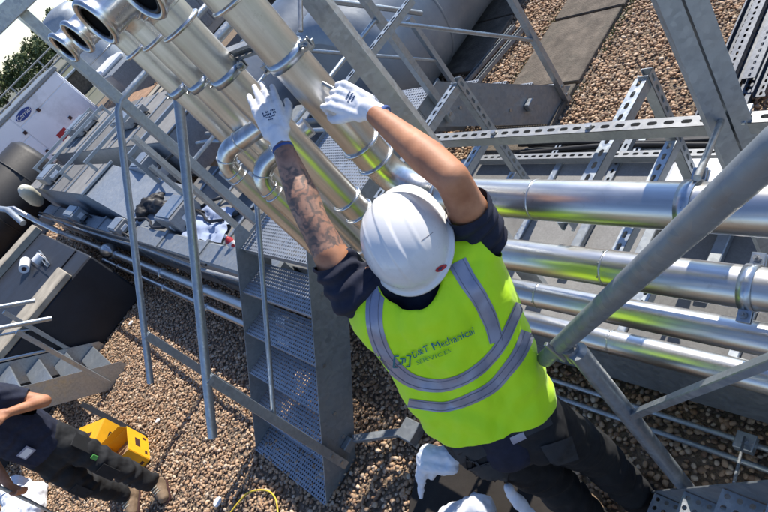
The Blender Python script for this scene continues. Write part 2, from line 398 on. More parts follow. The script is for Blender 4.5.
# gravel stones: a handful of pebble shapes scattered over the ballast
def pebble(i):
    bm = bmesh.new(); bmesh.ops.create_icosphere(bm, subdivisions=2, radius=1)
    sx, sy, sz = random.uniform(.95, 1.35), random.uniform(.75, 1.0), random.uniform(.5, .75)
    for v in bm.verts:
        k = 1+.32*noise.noise(v.co*1.1+V((i*7.3, i*3.1, 0)))+.1*noise.noise(v.co*2.7+V((i*2.3, 0, i)))
        v.co = V((v.co.x*sx*k, v.co.y*sy*k, v.co.z*sz*k))*.0165
    me = bpy.data.meshes.new('pebble'); bm.to_mesh(me); bm.free()
    for p in me.polygons: p.use_smooth = True
    me.materials.append(M['stone']); return me
pc = bpy.data.collections.new('pebble_shapes')
for i in range(7):
    pc.objects.link(bpy.data.objects.new('pebble', pebble(i)))
def gravel(name, quad, dmin, seed, smin, smax, z=0.0):
    me = bpy.data.meshes.new(name); me.from_pydata([(x, y, z) for x, y in quad], [], [(0, 1, 2, 3)])
    o = bpy.data.objects.new(name, me); COL.objects.link(o); tag(o, kind='stuff')
    ng = bpy.data.node_groups.new(name, 'GeometryNodeTree')
    ng.interface.new_socket('Geometry', in_out='INPUT', socket_type='NodeSocketGeometry'); ng.interface.new_socket('Geometry', in_out='OUTPUT', socket_type='NodeSocketGeometry')
    N = ng.nodes.new; Lk = ng.links.new
    gi = N('NodeGroupInput'); go = N('NodeGroupOutput')
    d = N('GeometryNodeDistributePointsOnFaces'); d.distribute_method = 'POISSON'
    d.inputs['Distance Min'].default_value = dmin; d.inputs['Density Max'].default_value = 3000; d.inputs['Seed'].default_value = seed
    ci = N('GeometryNodeCollectionInfo'); ci.inputs['Collection'].default_value = pc; ci.inputs['Separate Children'].default_value = True; ci.inputs['Reset Children'].default_value = True
    ip = N('GeometryNodeInstanceOnPoints'); ip.inputs['Pick Instance'].default_value = True
    rr = N('FunctionNodeRandomValue'); rr.data_type = 'FLOAT_VECTOR'; rr.inputs['Min'].default_value = (-.5, -.5, 0); rr.inputs['Max'].default_value = (.5, .5, 6.283)
    rs = N('FunctionNodeRandomValue'); rs.data_type = 'FLOAT'; rs.inputs[2].default_value = smin; rs.inputs[3].default_value = smax
    ro = N('FunctionNodeRandomValue'); ro.data_type = 'FLOAT_VECTOR'; ro.inputs['Min'].default_value = (0, 0, -.004); ro.inputs['Max'].default_value = (0, 0, .012); ro.inputs['Seed'].default_value = 5
    sp = N('GeometryNodeSetPosition')
    Lk(gi.outputs[0], d.inputs['Mesh']); Lk(d.outputs['Points'], sp.inputs['Geometry']); Lk(ro.outputs[0], sp.inputs['Offset'])
    Lk(sp.outputs[0], ip.inputs['Points']); Lk(ci.outputs[0], ip.inputs['Instance'])
    Lk(rr.outputs[0], ip.inputs['Rotation']); Lk(rs.outputs[1], ip.inputs['Scale']); Lk(ip.outputs[0], go.inputs[0])
    md = o.modifiers.new('scatter', 'NODES'); md.node_group = ng
    return o
gravel('gravel', [(-7.6, -2.6), (1.2, -2.6), (1.2, 5.6), (-7.6, 5.6)], .0165, 1, .42, 1.05)
gravel('gravel', [(-9.5, -3.2), (-7.6, -3.2), (-7.6, 5.6), (-9.5, 5.6)], .024, 7, .6, 1.35)
gravel('gravel', [(-22, -5), (-9.5, -5), (-9.5, 5.6), (-22, 5.6)], .06, 3, 1.5, 2.6)
# concrete path slabs lying on the ballast
path = MB()
path.box((-3.35, 2.2, -.01), (-2.65, 5.85, .002)); pth = path.build('path', 'concrete', kind='structure', origin=V((-3.0, 3.2, 0)))
yy = 2.3
while yy < 5.8:
    b = MB(); b.obox(V((-3.0+random.uniform(-.012, .012), yy+.44, .022+random.uniform(0, .006))), V((1, random.uniform(-.02, .02), random.uniform(-.01, .01))), Y, Z, (.33, .422, .02), .006)
    b.build('slab', 'concrete', pth); yy += .87
for k in range(3):
    b = MB(); b.box((-4.75, 3.55+.8*k, 0), (-3.95, 4.33+.8*k, .04), .005); b.build('slab', 'concrete', pth)
#@@STRUCT
# ================================================================== CROSSOVER STAIRS
def stringer(pts, nrm, th=.006): return MB().poly(pts, nrm, th)
def bolts(parent, pts, axis, r=.011):
    for p in pts:
        MB().hexbolt(p, axis, r).build('bolt', 'bolt', parent)
def tread_mesh(origin, O, A, Bw, wid, dep, pitch=.0235, r=.0072, lip=.03):
    """perforated tread: O front left corner, Bw along the width, A going in"""
    m = MB(); m.perf(O, Bw, A, Z, wid, dep, pitch, r, .003)
    c = O+Bw*(wid/2)
    m.obox(c-Z*lip/2-A*.0012, Bw, A, Z, (wid/2, .0012, lip/2), 0)
    m.obox(c+A*(dep+.0012)-Z*lip/2, Bw, A, Z, (wid/2, .0012, lip/2), 0)
    return m
# --- stair over the pipe run, with its platform and far flight
st = thing('crossover_stair', (-3.17, .9, 0), 'galvanised crossover stair with perforated treads and handrails climbing left of the pipe risers', 'stairs')
x0, x1 = -3.62, -2.72
for xx, nx_ in ((x0, -X), (x1, X)):
    f = V((xx, 0, 0)); Pt = lambda y, z: V((xx, y, z))
    stringer([Pt(-.30, 0), Pt(.035, 0), Pt(.035, .02), Pt(.86, .82), Pt(.86, 1.12), Pt(.80, 1.12)], nx_).build('stringer', 'galv_dark', st)
    stringer([Pt(.863, .86), Pt(1.90, .86), Pt(1.90, 1.03), Pt(.863, 1.03)], nx_).build('platform_beam', 'galv_dark', st)
    stringer([Pt(1.903, .87), Pt(2.78, 0), Pt(3.18, 0), Pt(2.13, 1.03), Pt(1.903, 1.03)], nx_).build('stringer', 'galv_dark', st)
shared = None
for i in range(5):
    O = V((x0+.004, -.295+.204*i, .015+.2*i))
    if shared is None:
        shared = tread_mesh(None, O, Y, X, .892, .235).build('tread', 'grate', st); base = O.copy()
    else: link('tread', shared.data, st, O-base)
MB().perf(V((x0+.004, .735, 1.01)), X, Y, Z, .892, 1.39, .0245, .0078, .003).build('platform_grating', 'grate', st)
m = MB()
for q in range(4): m.box((x0+.01, .74+.44*q, .955), (x1-.01, .77+.44*q, 1.004))
m.build('platform_joist', 'galv_dark', st)
for i in range(4):
    O = V((x0+.004, 3.03-.2*i-.04, .17+.2*i)); link('tread', shared.data, st, O-base-V((0, .2, 0)))
for xx in (x0-.035, x1+.035):
    o_ = 1 if xx > -3 else -1
    near = o_ > 0
    MB().bar((xx, -.045, .08), (xx, -.045, 1.155), .052, .05, X).build('post', 'galv', st)
    MB().bar((xx, 2.03, .80), (xx, 2.03, 2.0), .045, .045, X).build('post', 'galv', st)
    MB().bar((xx, 3.0, 0.02), (xx, 3.0, 1.02), .045, .045, X).build('post', 'galv', st)
    MB().bar((xx, .93, 1.0), (xx, .93, 2.15), .045, .045, X).build('post', 'galv', st) if near else None
    r = .0235 if near else .021
    MB().tube([(xx+.0*o_, -.27, .94), (xx, .90, 2.10), (xx, .96, 2.13), (xx, 1.06, 2.13), (xx, 1.9, 2.13), (xx, 1.98, 2.10), (xx, 3.13, .96)] if not near else [(xx, -.27, .94), (xx, .90, 2.10), (xx, .96, 2.13), (xx, 1.9, 2.13), (xx, 1.98, 2.10), (xx, 3.05, 1.04)], r, 14).build('handrail', 'galv', st)
    MB().tube([(xx, -.03, .70), (xx, .88, 1.60), (xx, 2.0, 1.59), (xx, 3.0, .59)], .014, 10).build('mid_rail', 'galv', st)
bolts(st, [(x1+.006, .16, .33), (x1+.006, .08, .18), (x1+.006, .34, .58), (x1+.006, .65, .86), (x1+.057, -.045, .13), (x1+.057, -.045, .22), (x1+.006, 2.3, .62), (x1+.006, 2.5, .42), (x1+.006, 2.16, .78), (x1+.057, 2.03, .85), (x1+.057, 2.03, .93), (x1+.057, 3.0, .08), (x1+.057, 3.0, .16)], X, .012)
m = MB(); m.box((x1+.007, .02, .10), (x1+.05, .10, .155), .004); m.bar((x1+.03, .1, .12), (x1+.30, .28, .06), .045, .03, Z); m.box((x1+.28, .24, .02), (x1+.40, .36, .09), .004); m.build('levelling_bracket', 'galv_dark', st)
MB().box((x1+.007, 2.62, .28), (x1+.05, 2.70, .34), .006).build('bracket', 'galv_dark', st)
# --- tall frame standing at the head of the stair
tf = thing('tall_steel_frame', (-3.66, .93, 1.0), 'tall slim galvanised post and top beam rising beside the head of the crossover stair', 'steel frame')
MB().bar((-3.665, .96, .98), (-3.665, .96, 2.78), .056, .056, X).build('post', 'galv', tf)
MB().bar((-3.60, -.6, 2.78), (-3.60, 1.6, 2.78), .085, .085, Z).build('beam', 'galv', tf)
MB().bar((-3.98, -.6, 2.98), (-3.98, 1.6, 2.98), .05, .05, Z).build('beam', 'galv', tf)
# --- stair the photographer stands on (bottom right)
sb = thing('access_stair', (-.5, .0, 0), 'steep galvanised access stair with perforated treads at bottom right corner', 'stairs')
def sz(x): return .22+1.26*(x+.98)
for yy_, ny_ in ((.50, Y), (-.40, -Y)):
    Pt = lambda x, z: V((x, yy_, z))
    stringer([Pt(-1.16, .0), Pt(-.86, 0.), Pt(-.20, .83), Pt(.9, .83), Pt(.9, 1.12), Pt(-.30, sz(-.30)+.02)], ny_).build('stringer', 'galv_dark', sb)
shb = None
for i in range(5):
    O = V((-.985+.175*i, -.396, .215+.22*i))
    if shb is None:
        m = tread_mesh(None, O, X, Y, .892, .20, .034, .0085, .035); shb = m.build('tread', 'grate', sb); bb = O.copy()
    else: link('tread', shb.data, sb, O-bb)
MB().perf(V((-.09, -.396, 1.06)), X, Y, Z, 1.0, .892, .034, .0085, .003).build('platform_grating', 'grate', sb)
for yy_ in (.528, -.428):
    MB().tube([(-.84, yy_, .33), (-.84, yy_, 1.31)], .027, 20).build('post', 'galv', sb)
    MB().tube([(-1.0, yy_, 1.19), (-.24, yy_, 2.055), (-.16, yy_, 2.10), (.9, yy_, 2.10)], .0245, 24).build('handrail', 'galv_dark', sb)
    MB().bar((-.86, yy_, .90), (.02, yy_, 1.96), .022, .022, Y).build('mid_rail', 'galv', sb)
m = MB(); m.tube([(-.86, .528, 1.27), (-.86, .528, 1.325)], .024, 18); m.bar((-.88, .505, 1.28), (-.90, .505, 1.36), .012, .012, Y); m.build('post_clip', 'bolt', sb)
ka, kb = on(744, 440, z=.13), on(733, 487, y=.52); m = MB(); m.bar(ka, kb, .034, .008, X); m.box((ka.x-.035, ka.y-.035, .085), (ka.x+.035, ka.y+.035, .125), .003); m.hexbolt((ka.x, ka.y, .125), Z, .014, .012); m.build('fixing_strap', 'galv', sb)
# --- stair at the left edge, seen from the side
sc_ = thing('service_stair', (-6.9, -1.2, 0), 'grey galvanised service stair at the left edge beyond the yellow boxes', 'stairs')
def nz(y): return -y-.40
for xx, nx_ in ((-6.45, X), (-7.40, -X)):
    Pt = lambda y, z: V((xx, y, z))
    stringer([Pt(-.44, 0.), Pt(-.44, .09), Pt(-2.0, 1.62), Pt(-2.0, 1.22), Pt(-.74, 0)], nx_).build('stringer', 'galv', sc_)
sh = None
for i in range(7):
    O = V((-7.396, -.52-.2*i, .10+.2*i))
    if sh is None: sh = MB().obox(V((-6.925, -.62, .10)), X, Y, Z, (.468, .10, .012), .002).build('tread', 'galv', sc_)
    else: link('tread', sh.data, sc_, V((0, -.2*i, .2*i)))
for xx in (-6.42, -7.43):
    MB().bar((xx, -.68, .06), (xx, -.68, 1.10), .045, .045, X).build('post', 'galv', sc_)
    MB().tube([(xx, -.42, .93), (xx, -2.2, 2.70)], .024, 12).build('handrail', 'galv', sc_)
    MB().tube([(xx, -.66, .73), (xx, -2.2, 2.27)], .014, 10).build('mid_rail', 'galv', sc_)
    MB().bar((xx, -1.6, 1.1), (xx, -1.6, 2.2), .045, .045, X).build('post', 'galv', sc_)
# ================================================================== PIPE FRAME
pf = thing('pipe_support_frame', (-1.3, 1.2, 0), 'galvanised slotted strut frame carrying the stainless pipes and risers', 'pipe rack')
# tall back to back channel behind the biggest riser
m = MB(); m.strut((-1.66, 1.09, .52), (-1.66, 1.09, 2.75), V((-.55, .84, 0)), .072, .05, False); m.build('column', 'galv', pf)
ca, cb = on(741, 150, y=1.21), on(683, 0, y=1.21); cdv = (cb-ca).normalized()
for k in (-1, 1):
    off = V((.0185*k, .0185*k, 0)); MB().strut(ca-cdv*.75+off, cb+cdv*.5+off, V((-.72, .70, 0)), .046, .041, False).build('column', 'galv', pf)
RZ = 1.40
MB().strut((-1.98, 1.255, RZ), (.8, 1.255, RZ), -Z, .041, .041, True).build('rail', 'galv_light', pf)
MB().strut((-2.75, .94, 2.18), (-1.62, .94, 2.18), -Y, .041, .041, True).build('rail', 'galv_light', pf)
MB().strut((-1.90, 1.05, 1.83), (-1.90, 1.62, 1.83), -Z, .03, .03, True).build('arm', 'galv', pf)
for xx, yb, zz in ((-1.95, 1.60, 1.42), (-1.08, 1.57, 1.345), (.05, 1.57, 1.345)):
    MB().strut((xx, .93, zz-.03), (xx, yb, zz-.03), -Z, .045, .041, True).build('arm', 'galv', pf)
    MB().strut((xx+.03, yb+.015, zz-.02), (xx+.03, yb+.015, .02), V((-1, 0, 0)), .041, .041, True).build('leg', 'galv', pf)
    MB().strut((xx+.02, .93, zz-.32), (xx+.02, yb-.02, zz-.32), -Z, .041, .041, True).build('arm', 'galv', pf)
    MB().strut((xx+.02, .93, zz-.60), (xx+.02, yb-.02, zz-.60), -Z, .041, .041, True).build('arm', 'galv', pf)
pq = on(722, 123, z=RZ+.02); MB().box((pq.x-.05, 1.225, RZ+.001), (pq.x+.05, 1.295, RZ+.010), .001).build('plate', 'galv', pf)
MB().hexbolt((pq.x, 1.25, RZ+.010), Z, .014, .012).build('bolt', 'bolt', pf)
MB().tube([(pq.x, 1.235, RZ+.03), on(697, 178, y=.88)], .0085, 12).build('tie_rod', 'bolt', pf)
for xx in (-1.1, -.55, -1.5):
    MB().hexbolt((xx, 1.255, RZ+.001), Z, .012, .01).build('bolt', 'bolt', pf)
m = MB(); m.bar((-1.62, .96, 2.10), (-1.80, .93, 2.22), .035, .035); m.build('bracket', 'galv', pf)
MB().tube([(-1.60, .95, 2.16), (-1.64, 1.10, 2.26)], .008, 8).build('tie_rod', 'bolt', pf)
# threaded rod the right hand turns
MB().tube([on(287, 63, D=1.84), on(334, 89, D=1.73)], .006, 10).build('clamp_handle', 'bolt', None, 'thin steel ratchet handle between the riser clamp and the right glove', 'ratchet')
# ================================================================== PIPES
def flange(c, ax, r, parent, w=.010): return MB().ring(c, ax, r, w, 44, 10, .75).build('collar', 'steel_e', parent)
specs = [  # x of riser, radius, horizontal run z, elbow radius, end ring radius, label
    (-1.585, .057, 1.525, .17, .085, 'largest stainless clad pipe, upper run to the right with its riser behind the gloves'),
    (-2.00, .055, 1.215, .17, .080, 'second stainless clad pipe down, its riser just left of the gloved left hand'),
    (-2.25, .047, .955, .15, .060, 'third stainless clad pipe down, a slimmer riser with a small open end'),
    (-2.47, .046, .700, .15, .060, 'lowest stainless clad pipe, its riser leftmost in the bank'),
]
PY = .85
for k, (xr, r, zr, er, rr_, lab) in enumerate(specs):
    t = thing('clad_pipe', (xr, PY, zr), lab, 'pipe', 'stainless clad pipes of the riser bank')
    # horizontal run
    for q in ((-1.02, -.12), (-.93, .3), (-1.31, -.40), (-1.12, -.22))[k]:
        MB().ring((q, PY, zr), X, r+.0004, .0016, 48, 6, 2.2).build('lap_seam', 'steel_x', t)
        m = MB(); [m.ball((q-.006, PY+math.cos(a)*(r+.0006), zr+math.sin(a)*(r+.0006)), .0028, 1, 1, 1, 6) for a in [R_(q_*45+20) for q_ in range(8)]]; m.build('rivets', 'bolt', t)
    MB().tube([(xr+er, PY, zr), (xr+er+.4, PY, zr), (1.6, PY, zr)], r, 48).build('run', 'steel_x', t)
    el = [V((xr+er, PY, zr+er))+V((-math.cos(a)*er, 0, -math.sin(a)*er)) for a in [R_(90-90*i/12) for i in range(13)]]
    MB().tube(el, r*1.02, 44).build('elbow', 'steel_e', t)
    flange((xr+er+.02, PY, zr), X, r+.001, t, .007)
    zt = 2.36; rz = (.062, .059, .046, .045)[k]
    zb = zr+er
    MB().tube([(xr, PY, zb), (xr, PY, (zb+zt)/2), (xr, PY, zt)], rz, 48).build('riser', 'steel_z', t)
    flange((xr, PY, zb+.01), Z, rz+.002, t, .008)
    flange((xr, PY, zt), Z, rz+.008, t, .011)
    if k in (0, 1): flange((xr, PY, zb+.09), Z, rz+.002, t, .009)
    R2 = rz*(1.12 if k != 0 else 1.2); eb = .115; zt = 2.42; bl_ = .045
    top = [V((xr, PY-eb, zt))+V((0, math.cos(a)*eb, math.sin(a)*eb)) for a in [R_(90*i/14) for i in range(15)]]
    yend = .655
    MB().tube(top, R2, 48, False).build('top_elbow', 'steel_e', t)
    ze = zt+eb
    # flared open mouth
    rr_ = R2+.013; prof = [(.0, R2), (-.020, R2), (-.026, rr_-.003), (-.034, rr_), (-.042, rr_-.003), (-.044, rr_-.010), (-.040, R2-.003), (-.034, R2-.006)]
    y0 = PY-eb-bl_; MB().tube([(xr, PY, 2.355), (xr, PY, zt)], R2, 48, False).build('top_spool', 'steel_z', t); MB().tube([(xr, PY-eb, ze), (xr, y0, ze)], R2, 48, False).build('mouth_spool', 'steel_e', t)
    m = MB(); vs = []; fs = []; sg = 48
    for dy, q in prof:
        for j in range(sg):
            a = 2*math.pi*j/sg; vs.append(V((xr+q*math.cos(a), y0+dy, ze+q*math.sin(a))))
    for i in range(len(prof)-1):
        for j in range(sg): fs.append((i*sg+j, i*sg+(j+1) % sg, (i+1)*sg+(j+1) % sg, (i+1)*sg+j))
    m.add(vs, fs, True); m.build('mouth', 'steel_e', t)
    m = MB(); m.tube([(xr, y0-.036, ze), (xr, y0+.02, ze), (xr, y0+.021, ze)], [R2-.0062, R2-.008, .001], 40, False); m.build('mouth_shade', 'void', t)  # near-black plug: shade of the hollow pipe put into the colour
    MB().ring((xr, y0-.034, ze), Y, R2-.011, .005, 40, 8).build('gasket', 'black', t)
    for q in (R_(30), R_(58)):
        c = V((xr, PY-eb, zt))+V((0, math.cos(q)*eb, math.sin(q)*eb))
        MB().ring(c, V((0, -math.sin(q), math.cos(q))), R2, .0035, 44, 6).build('seam', 'steel_e', t)
# loops: two small pipes that rise, turn over and join the bank
for k, (px, py, tgt, topz, lab) in enumerate([((256, 193), None, on(270, 120, z=1.90), 1.90, 'small stainless pipe looping over at left, nearest the stair treads'), ((286, 205), None, on(309, 126, z=1.80), 1.80, 'small stainless pipe looping over just behind the tattooed arm')]):
    b0 = on(*px, y=.70); xr, yr = b0.x, b0.y
    t = thing('looped_pipe', (xr, yr, .5), lab, 'pipe', 'small looped stainless pipes')
    r = .038
    h = (V((tgt.x, tgt.y, 0))-V((xr, yr, 0))); hl = h.length; h.normalize(); er = .095
    pts = [V((xr, yr, topz-er))+h*er-h*er*math.cos(a)+Z*er*math.sin(a) for a in [R_(90*i/14) for i in range(15)]]
    MB().tube([(xr, yr, .05), (xr, yr, 1.2), pts[0]], r, 32).build('riser', 'steel_z', t)
    MB().tube(pts+[V((tgt.x, tgt.y, topz))], r*1.03, 32).build('bend', 'steel_e', t)
    MB().tube([(xr, yr, .05), (xr, yr, .0)], r*1.4, 24).build('foot', 'steel_e', t)
    for c, ax in ((pts[0], Z), (pts[0]-Z*.03, Z), (pts[7], (pts[8]-pts[6])), (pts[-1]+h*.03, h)):
        MB().ring(c, ax, r+.001, .0045, 36, 8).build('collar', 'steel_e', t)
# short stub tee beside the left glove
# ---- clamps
def clamp(c, r, axis, out, lab, grp):
    """two-part pipe clamp: band, two ears with bolts"""
    t = thing('pipe_clamp', c, lab, 'clamp', grp); d, _, _ = frame(V(axis)); o = (V(out)-d*V(out).dot(d)).normalized(); s_ = d.cross(o)
    m = MB(); n = 40; vs = []; w_ = .016
    for i in range(n+1):
        a = 2*math.pi*i/n; e = o*math.cos(a)+s_*math.sin(a)
        for rr2, ww in ((r+.001, -w_), (r+.005, -w_), (r+.005, w_), (r+.001, w_)): vs.append(V(c)+e*rr2+d*ww)
    m.add(vs, [(i*4+k, (i+1)*4+k, (i+1)*4+(k+1) % 4, i*4+(k+1) % 4) for i in range(n) for k in range(4)], True); m.build('band', 'zinc', t)
    for sg in (-1, 1):
        m = MB(); q = V(c)+s_*sg*(r+.018)
        for dd in (-.007, .007): m.obox(q+o*dd, s_, d, o, (.017, .016, .0022), .001)
        m.build('ear', 'zinc', t)
        m = MB(); m.tube([q-o*.025, q+o*.03], .0045, 8); m.hexbolt(q+o*.010, o, .0095, .008); m.hexbolt(q-o*.019, o, .0095, .008); m.build('bolt', 'bolt', t)
    q = V(c)-o*(r+.02); MB().tube([V(c)-o*r, V(c)-o*(r+.035)], .006, 8).build('stud', 'bolt', t)
labs = ['zinc pipe clamp being fastened on the largest riser between the two gloves', 'zinc pipe clamp on the second riser, up left of the left glove', 'zinc pipe clamp on the third riser in the bank', 'zinc pipe clamp on the leftmost riser']
for k, (xr, r, *_q) in enumerate(specs): clamp((xr, PY, 2.15), (.062, .059, .046, .045)[k], Z, V((.45, -1, 0)), labs[k], 'riser clamps')
clamp((-.60, PY, 1.525), .057, X, V((0, -.35, 1)), 'zinc clamp with tie rod round the upper right pipe run', 'clamps on the horizontal runs')
clamp((-.545, PY, 1.215), .055, X, V((0, -.35, 1)), 'zinc clamp round the second pipe run at the right edge', 'clamps on the horizontal runs')
#@@EQUIP
def lerp0(a, b, t): return a*(1-t)+b*t

# ================================================================== LOW DUCT UNDER THE PIPES
def lids(t, xs, y0, y1, z, mats, rib=True):
    for i in range(len(xs)-1):
        a, b = xs[i], xs[i+1]
        MB().box((a+.012, y0-.01, z), (b-.012, y1+.01, z+.014), .004).build('lid', mats[i % len(mats)], t)
        if rib: MB().box((b-.018, y0-.015, z+.015), (b+.018, y1+.015, z+.034), .003).build('rib', 'galv', t)
ld = thing('low_duct', (-1.4, 1.4, 0), 'long low galvanised duct with pale lids running beneath the stainless pipes', 'duct')
MB().box((-7.0, .93, .12), (1.4, 1.93, .498), .004).build('casing', 'galv_dark', ld)
random.seed(3); xs = [-7.0]
while xs[-1] < 1.2: xs.append(xs[-1]+random.choice((.42, .6, .75)))
xs[-1] = 1.4
lids(ld, xs, .93, 1.93, .50, ['lid', 'lid', 'lid2', 'lid', 'lidd', 'lid'])
for x in (-6.5, -4.9, -3.3, -1.9, -.4, .9): MB().box((x-.05, .97, 0), (x+.05, 1.89, .119)).build('foot', 'black', ld)
for x in (-1.62, -1.3, -1.0, -.7, -.3):
    MB().box((x, 1.2, .516), (x+.05, 1.55, .55), .004).build('strap', 'galv_dark', ld)
for i, (x, y, h) in enumerate(((-1.45, 1.66, .1), (-1.2, 1.72, .05), (-.55, 1.62, .06))):
    m = MB(); m.box((x, y, .515), (x+.16, y+.025, .53)); m.box((x, y, .53), (x+.02, y+.025, .53+h)); m.hexbolt((x+.1, y+.012, .53), Z, .012, .012)
    m.build('metal_offcut', 'bolt', None, ['small bent metal bracket lying on the duct lid behind the upper pipe', 'small flat metal clip lying on a duct lid beyond the pipes', 'stray metal clip on the duct lid nearest the tie rod'][i], 'bracket')
wb = MB(); wq = on(716, 172, z=.72); wb.box((wq.x-.22, wq.y-.13, .516), (wq.x+.16, wq.y+.12, .70), .03); wb.build('insulated_box', 'white_plastic', None, 'white insulated box lying on the low duct below the clamp tie rod', 'box')
# cable ladder
cl = thing('cable_tray', (-1.4, 2.3, 0), 'slotted steel cable tray holding a bundle of black cables behind the pipes', 'cable tray')
MB().strut((-2.55, 1.915, .575), (1.0, 1.915, .575), -Z, .041, .041, True).build('side_rail', 'galv_light', cl)
MB().strut((-2.55, 2.46, .22), (1.0, 2.46, .22), -Z, .041, .041, True).build('side_rail', 'galv_dark', cl)
for x in (-2.3, -1.75, -1.15, -.5, .2): MB().strut((x, 2.0, .26), (x, 2.43, .26), -Z, .041, .041, True).build('cross_bar', 'galv', cl)
for x in (-1.72, -1.62): MB().strut((x, 1.70, .53), (x, 2.10, .53), -Z, .041, .03, True).build('clamp_bar', 'galv_dark', cl)
random.seed(5)
MB().box((-2.6, 1.98, .10), (1.0, 2.43, .112)).build('tray_dark_fill', 'gap_shade', cl)  # added black sheet that darkens the gaps between the cables
for i in range(34):
    y0 = 2.01+(i % 18)*.0225; r = random.choice((.010, .013, .017)); zz = .17+random.uniform(0, .05)+(.045 if i > 17 else 0); ph = random.uniform(0, 6); pts = []
    for k in range(41):
        x = -2.62+k*.1; pts.append((x, y0+.015*math.sin(x*1.7+ph)+.012*math.sin(x*4+ph*2), zz+.012*math.sin(x*2.2+ph)))
    MB().tube(pts, r, 8).build('cable', 'black' if i % 5 else 'galv_dark', None, 'black cable in the bundle lying on the slotted tray behind the pipes' if i % 5 else 'grey armoured cable in the bundle on the slotted tray', 'cable', 'cables on the tray' if i % 5 else 'armoured cables on the tray')
# conduits along the gravel
for i, (y, z, r, lab) in enumerate(((.775, .06, .012, 'thin grey conduit on the gravel nearer the lower right stair'), (.85, .07, .012, 'thin grey conduit on the gravel closest to the low duct'))):
    MB().tube([(-2.6, y, z), (0, y, z), (1.2, y, z)], r, 12).build('conduit', 'galv', None, lab, 'conduit')
m = MB(); m.box((-1.42, .60, .012), (-1.32, .68, .018)); m.build('metal_plate', 'galv_dark', None, 'small square metal plate lying on shaded gravel beside the right post', 'plate')
# slotted channels stacked on the gravel, top right
M['darkchan'] = galv('dark coated channel', (.07, .08, .10), .45, 60, .5, .1)
sa, sb_ = on(700, 112, z=.10), on(752, -10, z=.10)
for i, (dx, z, lab) in enumerate(((0, .04, 'dark slotted channel leftmost in the stack at top right'), (.085, .04, 'dark slotted channel second from left in the top right stack'), (.17, .04, 'dark slotted channel third from left in the top right stack'), (.255, .04, 'dark slotted channel at the right of the top right stack'), (.06, .10, 'dark channel lying on top of the stack, left one'), (.18, .10, 'dark channel lying on top of the stack, right one'))):
    a = V((sa.x+dx, sa.y+.05*i, z)); b = V((sb_.x+dx*1.1, sb_.y+.3, z)); MB().strut(a, b, Z if i % 3 == 0 else -Z, .07, .041, True).build('steel_channel', 'darkchan', None, lab, 'channel')
for i, x in enumerate((-4.05, -3.9)):
    MB().strut((x, 2.9, .03), (x+.25, 4.1, .03), Z, .05, .041, True).build('steel_channel', 'galv_dark', None, ['dark steel channel on gravel beside the big grey cylinder', 'dark steel channel on gravel, farther from the big grey cylinder'][i], 'channel')
# big clad cylinders beyond the stairs
def bigcyl(x, z, r, y0, y1, lab, bands):
    t = thing('clad_cylinder', (x, (y0+y1)/2, 0), lab, 'tank')
    pts = [(x, y0+.0, z), (x, y0+.03, z), (x, y0+.1, z), (x, y0+.25, z), (x, (y0+y1)/2, z), (x, y1, z)]
    MB().tube(pts, [r*.72, r*.86, r*.96, r, r, r], 56).build('shell', 'tank' if x > -5 else 'tank2', t)
    for b in bands: MB().ring((x, b, z), Y, r, .012, 64, 8).build('seam', 'tank', t)
    for b in bands:
        m = MB(); vs = []; n = 14
        for i in range(n+1):
            a = R_(25+50*i/n)
            for q in (-.07, .08): vs.append((x+math.cos(a)*(r+.006), b+.15+q+.03*math.sin(i), z+math.sin(a)*(r+.006)))
        m.add(vs, [(2*i, 2*i+1, 2*i+3, 2*i+2) for i in range(n)], True); m.build('tape_patch', 'rust', t)
    for y in (y0+.5, y1-.6): MB().box((x-r*.7, y-.06, 0), (x+r*.7, y+.06, z-r*.75), .01).build('saddle', 'galv_dark', t)
bigcyl(-4.62, .70, .66, 2.75, 7.5, 'large grey clad cylinder lying behind the stair platform, nearer of two', [3.6, 4.6, 5.6])
bigcyl(-6.35, .66, .62, 2.2, 7.0, 'large dark grey clad cylinder seen between the risers and column', [3.0, 4.2, 5.4])
# ================================================================== DUCT UNITS AT LEFT
def duct(name, x0, x1, y0, y1, z0, z1, lab, nlid, mats, hood=None):
    t = thing(name, ((x0+x1)/2, (y0+y1)/2, 0), lab, 'duct')
    MB().box((x0, y0, z0), (x1, y1, z1), .01).build('casing', 'galv_blue', t)
    lids(t, [x0+(x1-x0)*i/nlid for i in range(nlid+1)], y0, y1, z1+.002, mats)
    k = x0+.3
    while k < x1: MB().box((k, y0-.02, 0), (k+.06, y1+.02, z0-.001)).build('leg', 'galv_dark', t); k += 1.4
    if hood:
        hx, hz = hood
        vs = [(x1+.002, y0, z1), (x1+.002, y1, z1), (hx, y1+.05, hz), (hx, y0-.1, hz), (x1+.002, y0, z0), (x1+.002, y1, z0), (hx, y1+.05, z0), (hx, y0-.1, z0)]
        MB().add(vs, [(0, 3, 2, 1), (4, 5, 6, 7), (0, 4, 7, 3), (1, 2, 6, 5), (3, 7, 6, 2), (0, 1, 5, 4)]).build('hood', 'galv_blue', t)
        MB().box((x1-.03, y0-.03, z1+.016), (x1+.03, y1+.03, z1+.05), .004).build('rib', 'galv', t)
    return t
duct('air_duct', -13.6, -8.85, 1.0, 1.55, .35, 1.0, 'galvanised air duct with sloping hood left of the stair handrails', 4, ['lid2', 'lid', 'lid'], (-7.1, .55))
duct('air_duct', -15.0, -7.6, 1.95, 3.15, .30, .95, 'wide galvanised duct with white ribbed lids in front of the white cabinet', 9, ['lid2', 'lid', 'lid2'])
duct('air_duct', -6.9, -5.2, 2.15, 2.75, .2, .55, 'short galvanised duct seen between the handrails and the risers', 3, ['lid', 'lid2', 'galv_blue'])
dd = thing('dark_duct', (-9, .8, 0), 'long dark grey duct in shade between the hooded duct and clad pipes', 'duct')
